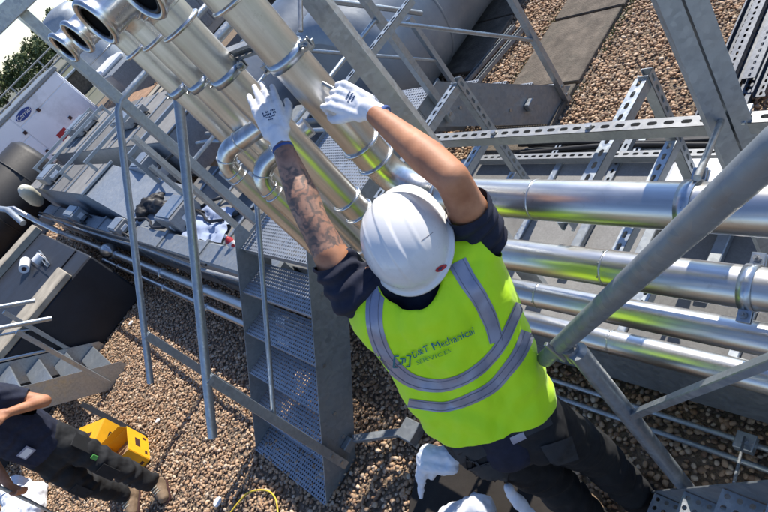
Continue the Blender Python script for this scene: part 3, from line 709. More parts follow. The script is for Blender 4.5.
MB().box((-13.0, .70, .15), (-3.78, .92, .62), .02).build('casing', 'galv_dark', dd)  # made taller and longer so its shadow spreads over the gravel
for x in (-12, -10.2, -8.8, -7.4, -6.3, -5.2): MB().box((x, .69, .14), (x+.06, .93, .635), .004).build('rib', 'galv_dark', dd)
# strut goal-posts over the ducts
for i, (x, y0, y1, z) in enumerate(((-13.3, 1.3, 2.95, 1.2), (-12.2, 1.3, 2.9, 1.2), (-10.4, 1.2, 2.6, 1.2), (-9.3, 1.4, 2.5, 1.2), (-7.6, 1.5, 2.9, 1.15))):
    t = thing('trestle', (x, y0, 0), ['strut trestle farthest left over the ribbed duct', 'strut trestle second from left over the ribbed duct', 'strut trestle in the middle over the ribbed duct', 'strut trestle second nearest over the ribbed duct', 'strut trestle nearest the stair handrails over the ducts'][i], 'frame')
    MB().bar((x, y0, z), (x, y1, z), .05, .05).build('beam', 'galv', t)
    for y in (y0+.03, y1-.03): MB().bar((x, y, 0), (x, y, z-.026), .045, .045, X).build('leg', 'galv', t)
for i, (x, y, za, zb_, lab) in enumerate(((-4.85, 1.1, .53, 1.74, 'upright strut post on the low duct left of the stair'), (-5.5, 2.0, .53, 1.45, 'shorter upright strut post behind the low duct'), (-6.2, 1.3, .53, 1.2, 'short upright strut post standing near the cleaning bottle'))):
    MB().strut((x, y, za), (x, y, zb_), V((-.3, 1, 0)), .05, .041, False).build('strut_post', 'galv', None, lab, 'post')
# clad pipes with valve, along the ducts
for i, (y, z, r, x0_, lab) in enumerate(((.55, .34, .045, -12.0, 'silver clad pipe with a flanged valve running left along the dark duct'), (.44, .22, .032, -9.0, 'thinner silver pipe below the clad pipe, running towards the stair'))):
    t = thing('service_pipe', (-8, y, z), lab, 'pipe')
    MB().tube([(x0_, y, z), (-7, y, z), (-3.66, y, z)], r, 20).build('run', 'steel_x', t)
    for x in (-8.9, -8.2, -6.4, -5.2, -4.1): MB().ring((x, y, z), X, r, .012, 20, 6).build('collar', 'zinc', t)
    if i == 0:
        MB().ball((-8.5, y, z+.04), .13, 1.6, .8, .8).build('valve_body', 'steel_x', t)
        MB().tube([(x0_, y, z), (x0_-.3, y-.05, z+.3), (x0_-.5, y-.1, z+.75), (x0_-1.1, y-.2, z+.8)], .05, 14).build('riser_bend', 'steel_x', t)
bp = [(-11.2, .3, 1.0), (-11.6, .35, 1.25), (-12.2, .3, 1.3), (-13.2, .0, 1.2), (-14.5, -.2, 1.1)]
MB().tube(bp, .05, 14).build('flexible_hose', 'galv_blue', None, 'bent blue grey hose at the left edge above the black roof unit', 'hose')
la, lb = on(40, 203, y=.8), on(22, 188, y=.8); MB().tube([la, lerp0(la, lb, .06), lerp0(la, lb, .25), lerp0(la, lb, .75), lerp0(la, lb, .94), lb], [.03, .09, .13, .13, .09, .03], 20).build('bulkhead_lamp', 'cream', None, 'cream rounded lamp housing beside the hooded duct', 'lamp')
# black roofed unit
bu = thing('rooflight_unit', (-9, -.5, 0), 'black membrane covered roof unit with pale edge boards, left of the gravel', 'roof unit')
MB().box((-11.0, -2.6, 0), (-7.45, .32, .78), .02).build('casing', 'navybox', bu)
m = MB(); m.box((-11.15, -2.6, .782), (-10.75, .36, .90), .01); m.build('edge_board', 'beige', bu)
m = MB(); m.box((-7.95, -2.6, .782), (-7.45, .02, .86), .01); m.build('edge_board', 'beige', bu)
MB().box((-10.6, -.14, .782), (-8.1, .30, .80), .005).build('membrane_strip', 'navybox', bu)
MB().strut((-9.6, .05, .81), (-8.6, -.03, .81), Z, .05, .04, True).build('steel_channel', 'galv', None, 'short slotted channel lying on the black roof unit', 'channel')
for i, (x, y) in enumerate(((-9.5, -.2), (-9.05, -.03))):
    t = thing('tape_roll', (x, y, .80), ['white tape roll lying on its side on the black roof unit', 'white tape roll standing at right on the black roof unit'][i], 'tape roll')
    ax = V((1, -.3, 0)) if i == 0 else V((.2, 1, 0)); ax.normalize(); L = .16 if i == 0 else .06
    MB().tube([V((x, y, .875))-ax*L, V((x, y, .875))+ax*L], .065, 20).build('roll', 'white_plastic', t)
    MB().tube([V((x, y, .875))+ax*L, V((x, y, .875))+ax*(L+.003)], .03, 16).build('core', 'print', t)
m = MB(); m.bar((-8.6, -1.2, .86), (-7.9, -1.9, .95), .10, .06); m.build('drill_case', 'red', None, 'red and grey tool on the pale edge board at the left edge', 'tool')
# rag, bottles, bag on the duct
m = MB(); vs = []; n = 16
for i in range(n+1):
    for j in range(n+1):
        u, v_ = i/n, j/n; p = on(178+40*u+14*v_, 234-34*v_+6*u, z=.60); z = .56+.05*noise.noise(V((u*4, v_*4, 1)))+.03*noise.noise(V((u*9, v_*9, 4)))
        vs.append((p.x, p.y, z))
m.add(vs, [(i*(n+1)+j, (i+1)*(n+1)+j, (i+1)*(n+1)+j+1, i*(n+1)+j+1) for i in range(n) for j in range(n)], True)
m.build('dust_sheet', 'rag', None, 'crumpled pale blue sheet draped over the duct lids behind the handrail', 'sheet')
def bottle(c, d, lab, body, L=.24, r=.05):
    t = thing('bottle', c, lab, 'bottle'); c = V(c); d = V(d).normalized()
    MB().tube([c, c+d*.01, c+d*L*.72, c+d*L*.86, c+d*L*.9], [r*.9, r, r, r*.45, r*.38], 20).build('body', body, t)
    MB().tube([c+d*L*.9, c+d*L], r*.42, 14).build('cap', 'white_plastic', t)
    m = MB(); m.tube([c+d*L*.2, c+d*L*.58], r*1.02, 20, False); m.build('label', 'white_ink', t)
    q, a, b = frame(d); n_ = (V((0, 0, CAM_H))-c).normalized(); n_ = (n_-d*n_.dot(d)).normalized()
    MB().tube([c+d*L*.38+n_*(r*.9), c+d*L*.38+n_*(r*1.06)], r*.45, 16).build('label_dot', 'red', t)
b0 = on(176, 226, z=.60); bottle(b0, on(160, 212, z=.62)-b0, 'white bottle with a red dot on its label lying on the duct', 'white_plastic', .40, .062)
b0 = on(238, 252, z=.56); bottle(b0, V((-.3, .3, 1)), 'small red and white can standing where the duct meets the stair', 'red', .18, .035)
bl = [on(*p, z=.62) for p in ((143, 216), (150, 207), (158, 199), (165, 206))]
t = thing('black_bag', bl[1], 'black bag slumped on the duct beside the white bottle', 'bag')
me = blob([(bl[0], .09, bl[1], .13), (bl[1], .13, bl[2], .10), (bl[1], .10, bl[3], .07)], .02, 3, lambda c: .05*noise.noise(c*9)+.02*noise.noise(c*25)); putmesh('cloth', me, 'black', t)
# dark cylinder at left edge
t = thing('black_tank', (-15.5, .9, 0), 'large black rounded tank at the left edge in front of the white cabinet', 'tank')
MB().tube([(-15.6, 1.85, .85), (-15.6, 1.83, .85), (-15.6, 1.7, .85), (-15.6, -3, .85)], [.5, .7, .8, .8], 48).build('shell', 'black', t)
for y_ in (1.2, .2, -.9): MB().ring((-15.6, y_, .85), Y, .80, .02, 48, 6).build('hoop', 'black', t)
MB().box((-16.3, -2, 0), (-14.9, 1.5, .3)).build('cradle', 'galv_dark', t)
# ---- white cabinet
ch = thing('chiller_cabinet', (-20, 2, 0), 'white chiller cabinet with blue oval badge and red sticker at far left', 'chiller')
cx = -19.14
MB().box((cx-2.3, -2.0, .30), (cx, 4.42, 1.86), .02).build('casing', 'white_panel', ch)
MB().box((cx-2.35, -2.0, 1.862), (cx+.05, 4.5, 1.98), .02).build('roof', 'galv_dark', ch)
MB().box((cx-2.2, -1.9, 0), (cx-.1, 4.3, .298)).build('plinth', 'galv_dark', ch)
pan = [(-1.95, -.6, .34, 1.84), (-.57, .9, .34, 1.84), (.93, 1.95, .34, 1.20), (1.98, 2.55, .34, 1.20), (2.58, 4.36, .34, 1.50), (.93, 2.55, 1.23, 1.84), (2.58, 4.36, 1.53, 1.84)]
for (a, b, c, d_) in pan: MB().box((cx+.003, a, c), (cx+.022, b, d_), .006).build('panel', 'white_panel', ch)
for (y, z) in ((2.2, .55), (2.45, .6), (3.6, .75), (1.1, .55), (3.2, 1.45), (2.48, 1.3)): MB().box((cx+.024, y, z), (cx+.05, y+.09, z+.10), .006).build('latch', 'print', ch)
MB().box((cx+.024, 3.0, .52), (cx+.03, 3.32, .76), .002).build('warning_sticker', 'red', ch)
m = MB(); m.tube([(cx+.023, 2.9, 1.68), (cx+.034, 2.9, 1.68)], .1, 32); 
for v in m.v: v.y = 2.9+(v.y-2.9)*2.6; v.z = 1.68+(v.z-1.68)*1.15
bdg = m.build('badge', 'blue_ink', ch)
def text(body, name, mat, parent, size, mtx, ext=.0005, font_shear=0):
    c = bpy.data.curves.new('t', 'FONT'); c.body = body; c.size = size; c.extrude = ext; c.align_x = 'CENTER'; c.align_y = 'CENTER'; c.shear = font_shear; c.resolution_u = 3
    o = bpy.data.objects.new('t', c); COL.objects.link(o); dg = bpy.context.evaluated_depsgraph_get()
    me = bpy.data.meshes.new_from_object(o.evaluated_get(dg)); bpy.data.objects.remove(o); me.transform(mtx)
    return me
me = text('Carrier', 't', None, None, .17, Matrix.Translation((cx+.040, 2.9, 1.68)) @ Matrix(((0, 0, 1), (1, 0, 0), (0, 1, 0))).to_4x4(), .003, .3)
putmesh('lettering', me, 'white_ink', bdg)
# behind the cabinet
t = thing('plant_unit', (-18, 5.4, 0), 'grey plant box with white lid behind the end of the white cabinet', 'plant unit')
MB().box((-19.5, 4.9, 0), (-17.4, 6.2, .95), .02).build('casing', 'galv_dark', t); MB().box((-19.5, 5.0, .952), (-18.3, 5.9, 1.12), .06).build('lid', 'white_plastic', t)
t = thing('plywood_stack', (-17, 4.3, 0), 'weathered brown plywood sheet lying behind the ribbed duct', 'plywood')
MB().box((-19.0, 3.3, .25), (-15.2, 4.9, .30), .01).build('sheet', 'wood', t); MB().box((-18.6, 3.35, .301), (-14.9, 4.4, .35), .01).build('sheet', 'wood', t)
t = thing('pallet', (-13, 3.9, 0), 'pale slatted pallet over a dark gap left of the risers', 'pallet')
MB().box((-15.0, 3.3, .02), (-11.8, 5.2, .12)).build('base', 'gap_shade', t)  # dark slab: shade of the void between slats, painted on
for i in range(5): MB().box((-14.8+.62*i, 3.3, .30), (-14.45+.62*i, 5.3, .34), .006).build('slat', 'beige', t)
for y in (3.4, 5.1): MB().box((-14.9, y, .122), (-11.9, y+.1, .298)).build('bearer', 'wood', t)
t = thing('round_vessel', (-22, 6.4, 0), 'blue grey cylindrical vessel near the skyline, above the white cabinet', 'tank')
MB().tube([(-22, 6.45, 0), (-22, 6.45, 2.7), (-22, 6.45, 2.9), (-22, 6.45, 2.98)], [.75, .75, .55, .1], 32).build('shell', 'galv_blue', t)
for z in (1.2, 2.1): MB().ring((-22, 6.45, z), Z, .75, .02, 40, 6).build('hoop', 'galv', t)
for i, (x, y, z, a, b, lab) in enumerate(((-25, 10, .9, 2.5, 2.2, 'dark grey plant box far beyond the riser tops'), (-16, 7.5, .8, 1.8, 2.0, 'grey plant box beyond the pallet'), (-12.5, 8.3, .7, 2.2, 1.6, 'weathered grey plant box beyond the cylinders'))):
    t = thing('plant_unit', (x, y, 0), lab, 'plant unit')
    MB().box((x-a/2, y-b/2, .1), (x+a/2, y+b/2, z*1.6), .03).build('casing', ['galv_dark', 'galv', 'galv_blue'][i], t)
    MB().box((x-a/2-.05, y-b/2-.05, z*1.6+.002), (x+a/2+.05, y+b/2+.05, z*1.6+.08), .01).build('lid', 'galv_light', t)
    for q in range(5): MB().box((x+a/2+.002, y-b/2+.15+q*.28, .3), (x+a/2+.03, y-b/2+.35+q*.28, z*1.4), .005).build('louvre', 'galv_dark', t)
# roof edge guard rails
for j, (x, zt, lab) in enumerate(((-24.5, 1.95, 'pale roof edge guard rail behind the white cabinet, nearer run'), (-28.5, 2.2, 'pale roof edge guard rail on the skyline, farther run'))):
    t = thing('guard_rail', (x, 5, 0), lab, 'railing')
    for z in (zt, zt-.5): MB().tube([(x, -6, z), (x, 5, z), (x, 16, z)], .035, 8).build('rail', 'galv_light', t)
    for i in range(15): MB().tube([(x, -6+i*1.55, 0), (x, -6+i*1.55, zt)], .035, 8).build('post', 'galv_light', t)
t = thing('parapet', (-30, 5, 0), 'low grey roof parapet before the trees', 'wall')
MB().box((-30.4, -20, 0), (-30, 30, .9), .02).build('wall', 'concrete', t); MB().box((-30.5, -20, .902), (-29.9, 30, .98), .01).build('coping', 'galv', t)
# trees
def tree(x, y, h, r, lab, seed):
    rnd = random.Random(seed); t = thing('tree', (x, y, 0), lab, 'tree')
    m = MB(); m.tube([(x, y, 0), (x+.1, y, h*.35), (x, y+.1, h*.7)], [.22, .16, .06], 10)
    for k in range(5):
        a = rnd.uniform(0, 6.28); m.tube([(x, y, h*.35), (x+math.cos(a)*r*.4, y+math.sin(a)*r*.4, h*.6), (x+math.cos(a)*r*.7, y+math.sin(a)*r*.7, h*.75)], [.1, .06, .02], 6)
    m.build('trunk', 'trunk', t); m = MB()
    for k in range(46):
        a = rnd.uniform(0, 6.28); q = r*math.sqrt(rnd.random()); zc = h*.35+(h*.6)*rnd.random()*(1-.45*(q/r)**2)
        c = V((x+math.cos(a)*q, y+math.sin(a)*q, zc)); cr = rnd.uniform(.35, .75)
        for l in range(70):
            d = V((rnd.gauss(0, 1), rnd.gauss(0, 1), rnd.gauss(0, .8))).normalized()*cr*rnd.uniform(.6, 1.05)
            p = c+d; u = V((rnd.gauss(0, 1), rnd.gauss(0, 1), rnd.gauss(0, 1))).normalized(); v_ = u.cross(d).normalized(); s1 = rnd.uniform(.07, .14)
            m.add([p-u*s1-v_*s1*.6, p+u*s1-v_*s1*.6, p+u*s1+v_*s1*.6, p-u*s1+v_*s1*.6], [(0, 1, 2, 3)])
    m.build('crown', 'leaf', t)
tl = ['bushy green tree on the skyline at the left edge', 'rounded green tree second along the skyline', 'lower olive green tree third along the skyline', 'green tree in the middle of the skyline row', 'green tree just left of the vessel', 'dense tree behind the round vessel', 'tree beyond the riser mouths', 'tree farthest right along the skyline']
for i, (x, y, h, r) in enumerate(((-58, 5.5, 3.3, 2.8), (-60, 9, 3.9, 3.0), (-57, 13, 3.4, 2.6), (-61, 17.5, 4.1, 3.2), (-58, 22, 3.5, 3.0), (-60, 27, 4.6, 3.4), (-57, 32, 4.0, 3.2), (-60, 38, 4.4, 3.4))): tree(x, y, h, r, tl[i], 40+i)
# yellow boxes on the gravel
def carton(c, rot, sx, sy, sz, lab, open_):
    t = thing('carton', c, lab, 'box'); c = V(c); A = V((math.cos(rot), math.sin(rot), 0)); B = V((-math.sin(rot), math.cos(rot), 0)); h = .003
    for sg in (-1, 1):
        MB().obox(c+A*sg*sx/2+Z*sz/2, A, B, Z, (h, sy/2, sz/2), .001).build('side', 'yellow', t)
        MB().obox(c+B*sg*(sy/2)+Z*sz/2, A, B, Z, (sx/2-h*1.5, h, sz/2), .001).build('side', 'yellow', t)
    MB().obox(c+Z*.004, A, B, Z, (sx/2-.004, sy/2-.004, .003), .001).build('base', 'card', t)
    if open_:
        MB().obox(c+A*(sx/2+.05)+Z*(sz+.03), (A*.85+Z*.5).normalized(), B, (Z*.85-A*.5).normalized(), (.065, sy/2-.004, .002), .001).build('flap', 'card', t)
        MB().obox(c-A*(sx/2-.035)+Z*(sz+.045), (A*.5+Z*.85).normalized(), B, (Z*.5-A*.85).normalized(), (.05, sy/2-.004, .002), .001).build('flap', 'yellow', t)
        MB().obox(c+Z*(sz*.5), A, B, Z, (sx/2-.006, sy/2-.006, .01), .001).build('contents', 'card', t)
    else:
        MB().obox(c+Z*(sz+.003), A, B, Z, (sx/2, sy/2, .0025), .001).build('top', 'yellow', t)
    if not open_: MB().obox(c+Z*(sz+.0065), A, B, Z, (sx*.2, sy*.1, .0006), 0).build('print', 'print', t)
    for k, (u, v_, w_, h_) in enumerate(((0, .55, .34, .22), (.28, .18, .14, .12), (-.3, .2, .1, .16))):
        MB().obox(c+B*(sy/2+h+.0008)+A*(sx*u)+Z*(sz*v_), A, B, Z, (sx*w_/2, .0006, sz*h_/2), 0).build('print', 'print', t)
        MB().obox(c-A*(sx/2+h+.0008)+B*(sy*u)+Z*(sz*v_), A, B, Z, (.0006, sy*w_/2, sz*h_/2), 0).build('print', 'print', t)
        MB().obox(c-B*(sy/2+h+.0008)+A*(sx*u)+Z*(sz*v_), A, B, Z, (sx*w_/2, .0006, sz*h_/2), 0).build('print', 'print', t)
        MB().obox(c+A*(sx/2+h+.0008)+B*(sy*u)+Z*(sz*v_), A, B, Z, (.0006, sy*w_/2, sz*h_/2), 0).build('print', 'print', t)
p = on(112, 449, z=0); carton((p.x, p.y, .012), R_(35), .38, .26, .26, 'closed yellow carton on gravel beside the legs of the person in navy', False)
p = on(140, 459, z=0); carton((p.x, p.y, .012), R_(-20), .30, .24, .22, 'open yellow carton with brown flaps on gravel', True)
# yellow cord, white pebble, cup
cp = [on(*q, z=.025) for q in ((228, 516), (238, 503), (248, 493), (260, 490), (270, 492), (276, 500), (278, 514))]
def smoothpts(p, n=6):
    out = []
    for i in range(len(p)-1):
        a, b, c, d = p[max(i-1, 0)], p[i], p[i+1], p[min(i+2, len(p)-1)]
        for k in range(n):
            t_ = k/n; out.append(.5*((2*b)+(-a+c)*t_+(2*a-5*b+4*c-d)*t_*t_+(-a+3*b-3*c+d)*t_**3))
    return out+[p[-1]]
MB().tube(smoothpts(cp), .0055, 8).build('cord', 'cable_y', None, 'yellow cord curling over the gravel at bottom of stair', 'cord')
for i, (px, py, r, lab) in enumerate(((218, 502, .035, 'round white lid lying on the gravel left of the yellow cord'), (158, 421, .022, 'small white scrap on the gravel by the yellow cartons'), (131, 323, .03, 'white scrap on shaded gravel beside the service stair'))):
    p = on(px, py, z=.03); MB().tube([p, p+Z*.004, p+Z*.012], [r, r*1.02, r*.9], 20).build('plastic_scrap', 'white_plastic', None, lab, 'scrap')
# small plant, conduits and boxes between the ducts
rnd = random.Random(11)
for i, (y, z, r, x0_, x1_, mt_) in enumerate(((.98, .30, .03, -13, -3.7, 'galv'), (1.62, .28, .045, -14, -6.0, 'galv_light'), (1.72, .20, .03, -14, -6.0, 'galv_blue'), (1.85, .45, .02, -12, -5.4, 'black'), (.62, .70, .016, -12.5, -3.9, 'galv_light'), (.66, .74, .012, -12.5, -4.6, 'black'), (2.3, .70, .03, -7.2, -3.8, 'galv_light'), (2.05, .80, .02, -6.9, -3.8, 'galv'))):
    lab = ['grey conduit along the foot of the low duct, left of the stair', 'pale pipe in the gap between the two left duct rows', 'blue grey pipe low in the gap between the duct rows', 'black cable slung beside the wide ribbed duct', 'thin pale conduit on top edge of the dark duct', 'thin black cable on top edge of the dark duct', 'pale pipe above the short duct behind the risers', 'thin grey pipe highest behind the risers'][i]
    pts = [(x0_+(x1_-x0_)*k/10, y+rnd.uniform(-.012, .012), z+rnd.uniform(-.01, .01)) for k in range(11)]
    MB().tube(pts, r, 10).build('conduit', mt_, None, lab, 'conduit')
def jbox(c, sz, lab, mt_='galv_light'):
    t = thing('junction_box', c, lab, 'junction box'); c = V(c); s_ = V(sz)
    MB().box(c-V((s_.x/2, s_.y/2, 0)), c+V((s_.x/2, s_.y/2, s_.z)), .01).build('casing', mt_, t)
    MB().box(c+V((-s_.x*.42, -s_.y*.42, s_.z+.002)), c+V((s_.x*.42, s_.y*.42, s_.z+.014)), .004).build('lid', 'galv', t)
    MB().box(c+V((s_.x/2+.002, -s_.y*.2, s_.z*.3)), c+V((s_.x/2+.008, s_.y*.25, s_.z*.65)), .002).build('rating_plate', 'white_ink', t)
    for u in (-1, 1): MB().tube([c+V((s_.x/2, u*s_.y*.3, s_.z*.2)), c+V((s_.x/2+.12, u*s_.y*.3, s_.z*.15)), c+V((s_.x/2+.2, u*s_.y*.3, -.1))], .014, 8).build('gland', 'black', t)
jbox((-6.3, 1.15, .53), (.5, .36, .22), 'grey junction box on the low duct beside the white bottle')
jbox((-5.35, 1.70, .53), (.36, .30, .30), 'tall grey junction box on the low duct behind the strut post', 'galv')
jbox((-7.6, .80, .64), (.34, .20, .12), 'flat grey junction box on the dark duct below the hood')
jbox((-9.9, .80, .64), (.6, .2, .18), 'long grey junction box farther along the dark duct', 'galv_blue')
jbox((-8.2, 1.72, .4), (.4, .3, .5), 'upright grey box standing in the gap between duct rows', 'galv_blue')
jbox((-11.8, 1.25, 1.04), (.7, .36, .16), 'pale box on top of the hooded duct at its far end')
jbox((-10.0, 2.5, .99), (.9, .4, .14), 'pale box on the wide ribbed duct, nearer the risers')
jbox((-13.5, 2.6, .99), (.9, .5, .2), 'pale box on the wide ribbed duct, close to the white cabinet')
for i, (a, b) in enumerate((((-7.5, .85, .66), (-5.2, 1.3, .56)), ((-9.4, 1.6, .5), (-7.0, 1.8, .9)), ((-6.8, 1.3, .56), (-4.3, 1.5, .58)))):
    a = V(a); b = V(b); pts = [lerp0(a, b, k/14)+V((0, .10*math.sin(k*.9+i), .02*math.sin(k*1.7))) for k in range(15)]
    MB().tube(pts, .016, 8).build('cable', 'black', None, ['loose black cable from the dark duct onto the low duct', 'loose black cable between the two left duct rows', 'loose black cable wandering over the low duct lids'][i], 'cable')
# dry leaves and bits of litter caught in the gravel
rnd = random.Random(21); lm = MB()
for i in range(150):
    x, y = rnd.uniform(-6.8, -1), rnd.choice((rnd.uniform(-1.8, .5), rnd.uniform(2.8, 5))); a = rnd.uniform(0, 6.28); q_ = rnd.uniform(.006, .017); u = V((math.cos(a), math.sin(a), rnd.uniform(-.4, .4)))*q_; v_ = V((-math.sin(a), math.cos(a), rnd.uniform(-.4, .4)))*q_*.5; c = V((x, y, rnd.uniform(.014, .022)))
    lm.add([c-u, c-v_, c+u, c+v_+V((0, 0, q_*.4))], [(0, 1, 2), (0, 2, 3)])
lm.build('leaf_litter', 'wood', None, kind='stuff')
#@@PEOPLE
# ================================================================== PEOPLE
def lerp(a, b, t): return V(a)*(1-t)+V(b)*t
def hand_caps(W, U, Nb, Sd, curl, sc=1.0, spread=.12, thumb=(.5, .4), fr=.0095):
    """W wrist, U direction of the hand, Nb back-of-hand normal, Sd towards the thumb; curl per finger"""
    U = V(U).normalized(); Nb = V(Nb); Nb = (Nb-U*Nb.dot(U)).normalized(); Sd = V(Sd); Sd = (Sd-U*Sd.dot(U)-Nb*Sd.dot(Nb)).normalized()
    c = []; w = V(W); L = .085*sc
    for k in range(4):
        off = (.030-.020*k)*sc
        c.append((w+Sd*off*.75+U*.008*sc, .015*sc, w+Sd*off+U*L, .0125*sc))
    c.append((w+Sd*.012*sc, .017*sc, w-Sd*.014*sc+U*L*.5, .016*sc))
    lens = [(.042, .025, .021), (.046, .028, .022), (.043, .026, .021), (.034, .020, .018)]
    for k in range(4):
        off = (.031-.0207*k)*sc; p = w+Sd*off+U*L; a = 0
        side = spread*(1.5-k)*.5
        for q, ln in enumerate(lens[k]):
            a += curl[k]*(.7, 1.0, .8)[q]
            d = (U*math.cos(a)-Nb*math.sin(a)+Sd*side*math.cos(a)).normalized()
            p2 = p+d*ln*sc; r0 = (fr, fr*.94, fr*.86)[q]*sc; r1 = (fr*.94, fr*.86, fr*.76)[q]*sc
            c.append((p, r0, p2, r1)); p = p2
    p = w+Sd*.024*sc+U*.022*sc; ta, tb = thumb; d = (U*.80+Sd*.55-Nb*ta*.5).normalized()
    p2 = p+d*.042*sc; c.append((p, .0145*sc, p2, .012*sc)); d = (U*(.95)+Sd*(.45-tb*.4)-Nb*ta).normalized(); p3 = p2+d*.032*sc; c.append((p2, .0118*sc, p3, .0105*sc))
    d = (U*1.0+Sd*(.2-tb*.6)-Nb*ta*1.3).normalized(); c.append((p3, .0105*sc, p3+d*.026*sc, .0085*sc)); return c
def worker():
    t = thing('person', (-1.15, .33, 0), 'worker in white hard hat and fluorescent yellow vest reaching up to the riser clamp', 'person')
    hip = on(496, 419, D=1.87); Rv = V((.69, .72, 0)).normalized(); Fw = V((-.72, .69, 0)).normalized()
    shL = on(352, 292, D=1.70); shR = on(479, 233, D=1.64)
    mid = (shL+shR)/2; neck = mid+V((0, 0, .045))-Fw*.02
    headc = on(407, 243, D=1.60)
    elL = on(313, 222, D=1.70); wrL = on(279, 138, D=1.78)
    elR = on(452, 178, D=1.48); wrR = on(371, 111, D=1.66)
    up = (mid-hip).normalized()
    Rt = (Rv-up*Rv.dot(up)).normalized(); Bk = Rt.cross(up); Bk = Bk if Bk.dot(Fw) < 0 else -Bk
    hl, hr = hip-Rt*.085, hip+Rt*.085
    # body: one continuous skin surface (torso core, neck, head, both arms, legs)
    caps = [(hip, .10, mid-up*.1, .11), (mid-up*.08, .09, neck, .062), (neck, .056, headc-V((0, 0, .03)), .058),
            (headc+Fw*.01, .088, headc+Fw*.03-up*.045, .070), (headc-V((0, 0, .02))-Fw*.02, .082, headc, .086)]
    for sh, el, wr in ((shL, elL, wrL), (shR, elR, wrR)):
        caps += [(mid+(sh-mid)*.4, .06, sh, .056), (sh, .055, lerp(sh, el, .45), .056), (lerp(sh, el, .35), .055, el, .045), (lerp(sh, el, .55)+Bk*.008, .050, lerp(sh, el, .8), .044),
                 (el, .045, lerp(el, wr, .28), .050), (lerp(el, wr, .26), .050, lerp(el, wr, .6), .040), (lerp(el, wr, .6), .040, lerp(el, wr, .93), .030), (el-Rt*.008, .036, lerp(el, wr, .4)+up*.008, .042), (wr-(wr-el).normalized()*.02, .029, wr-(wr-el).normalized()*.012, .027)]
    # ears and nose
    for sg in (-1, 1): caps.append((headc+Rv*sg*.083-V((0, 0, .035)), .016, headc+Rv*sg*.09-V((0, 0, .010)), .012))
    caps.append((headc+Fw*.10-V((0, 0, .02)), .013, headc+Fw*.115-V((0, 0, .04)), .014)); caps.append((headc+Fw*.07-V((0, 0, .085)), .03, headc+Fw*.085-V((0, 0, .095)), .022))
    gx, gy = hip.x, hip.y; knL, knR = V((gx-.06, gy-.01, .52)), V((gx+.05, gy+.14, .52)); anL, anR = V((gx-.02, gy-.04, .10)), V((gx+.10, gy+.13, .10))
    for h_, k_, a_ in ((hl, knL, anL), (hr, knR, anR)): caps += [(h_, .085, k_, .055), (k_, .055, a_, .04)]
    me = blob(caps, .0085, 5)
    b = putmesh('body', me, ['skin', 'tattoo', 'hair'], t); o_ = V(t['_o'])
    ax = (wrL-shL)
    for p in me.polygons:
        c = p.center+o_
        q = (c-shL).dot(ax)/ax.length_squared; dist = (c-shL-ax*q).length
        if q > .25 and dist < .14 and (c-headc).length > .16: p.material_index = 1
        elif (c-headc).length < .125 and ((c-headc).dot(Fw) < .03) and c.z > headc.z-.075: p.material_index = 2
    for sg in (-1, 1):
        e = headc+Fw*.098+Rv*sg*.032+V((0, 0, .005)); MB().ball(e, .011).build('eye', 'white_plastic', t)
    # gloves
    def glove(wr, U, Nb, Sd, curl, nm, thumb, sc, spread=.1, label=None):
        caps = hand_caps(wr+V(U).normalized()*.012, U, Nb, Sd, curl, sc, spread, thumb, .0094)
        u = V(U).normalized(); caps += [(wr-u*.028, .031, wr+u*.015, .030)]
        me = blob(caps, .0036, 3, lambda c: .0009*noise.noise(c*55)+.0004*noise.noise(c*160))
        g = putmesh(nm, me, 'glove', t, label)
        MB().ring(wr-u*.040, u, .029, .0045, 32, 8, 1.6).build('cuff', 'cuff', g)
        return g
    camv = (V((0, 0, CAM_H))-wrL).normalized()
    tipL = on(254, 74, D=1.84); UL = (tipL-wrL)
    sdL = (on(300, 110, D=1.78)-on(262, 112, D=1.78))
    gl = glove(wrL, UL, camv, sdL, (.30, .20, .18, .24), 'glove', (.45, .35), 1.17, .05)
    camv2 = (V((0, 0, CAM_H))-wrR).normalized()
    tipR = on(330, 92, D=1.70); UR = (tipR-wrR)
    sdR = (on(338, 120, D=1.70)-on(350, 88, D=1.70))
    gr = glove(wrR, UR, (camv2+V((.25, .45, .5))*.5), sdR, (1.0, 1.05, 1.05, 1.0), 'glove', (.7, .9), 1.2, .03)
    # marks printed on the backs of the gloves: rows of small blocks
    rnd = random.Random(4)
    def marks(gobj, o, u, s_, n_, rows):
        me = gobj.data; bv = BVHTree.FromPolygons([v.co+o_ for v in me.vertices], [p.vertices[:] for p in me.polygons]); m = MB()
        for r, (cnt, hgt) in enumerate(rows):
            for k in range(cnt):
                a = o+u*(-r*.0095)+s_*((k-(cnt-1)/2)*.0052); w_ = .0019; h_ = hgt
                if rnd.random() < .12: continue
                q = []
                for su, ss in ((-1, -1), (1, -1), (1, 1), (-1, 1)):
                    hit = bv.ray_cast(a+u*su*h_+s_*ss*w_+n_*.1, -n_)
                    if hit[0] is None: break
                    q.append(hit[0]+n_*.0006)
                if len(q) == 4: m.add(q, [(0, 1, 2, 3)])
        if m.v: m.build('printed_mark', 'navyprint', gobj)
    un = UL.normalized(); sn = (sdL-un*sdL.dot(un)).normalized(); nn = un.cross(sn); nn = nn if nn.dot(camv) > 0 else -nn
    marks(gl, wrL+un*.088+sn*.0, un, sn, nn, [(8, .0030), (8, .0034), (6, .0026), (4, .0022)])
    un = UR.normalized(); sn = (sdR-un*sdR.dot(un)).normalized(); nn = camv2
    marks(gr, wrR+un*.085-sn*.01, un, sn, nn, [(6, .003), (6, .0028), (4, .0026)])
    # t-shirt: sleeves and collar
    def folds(axis, org, n1, amp):
        def f(c):
            q = (c-org).dot(axis)
            return amp*(math.sin(q*n1+3*noise.noise(c*14))*.5+noise.noise(c*22))
        return f
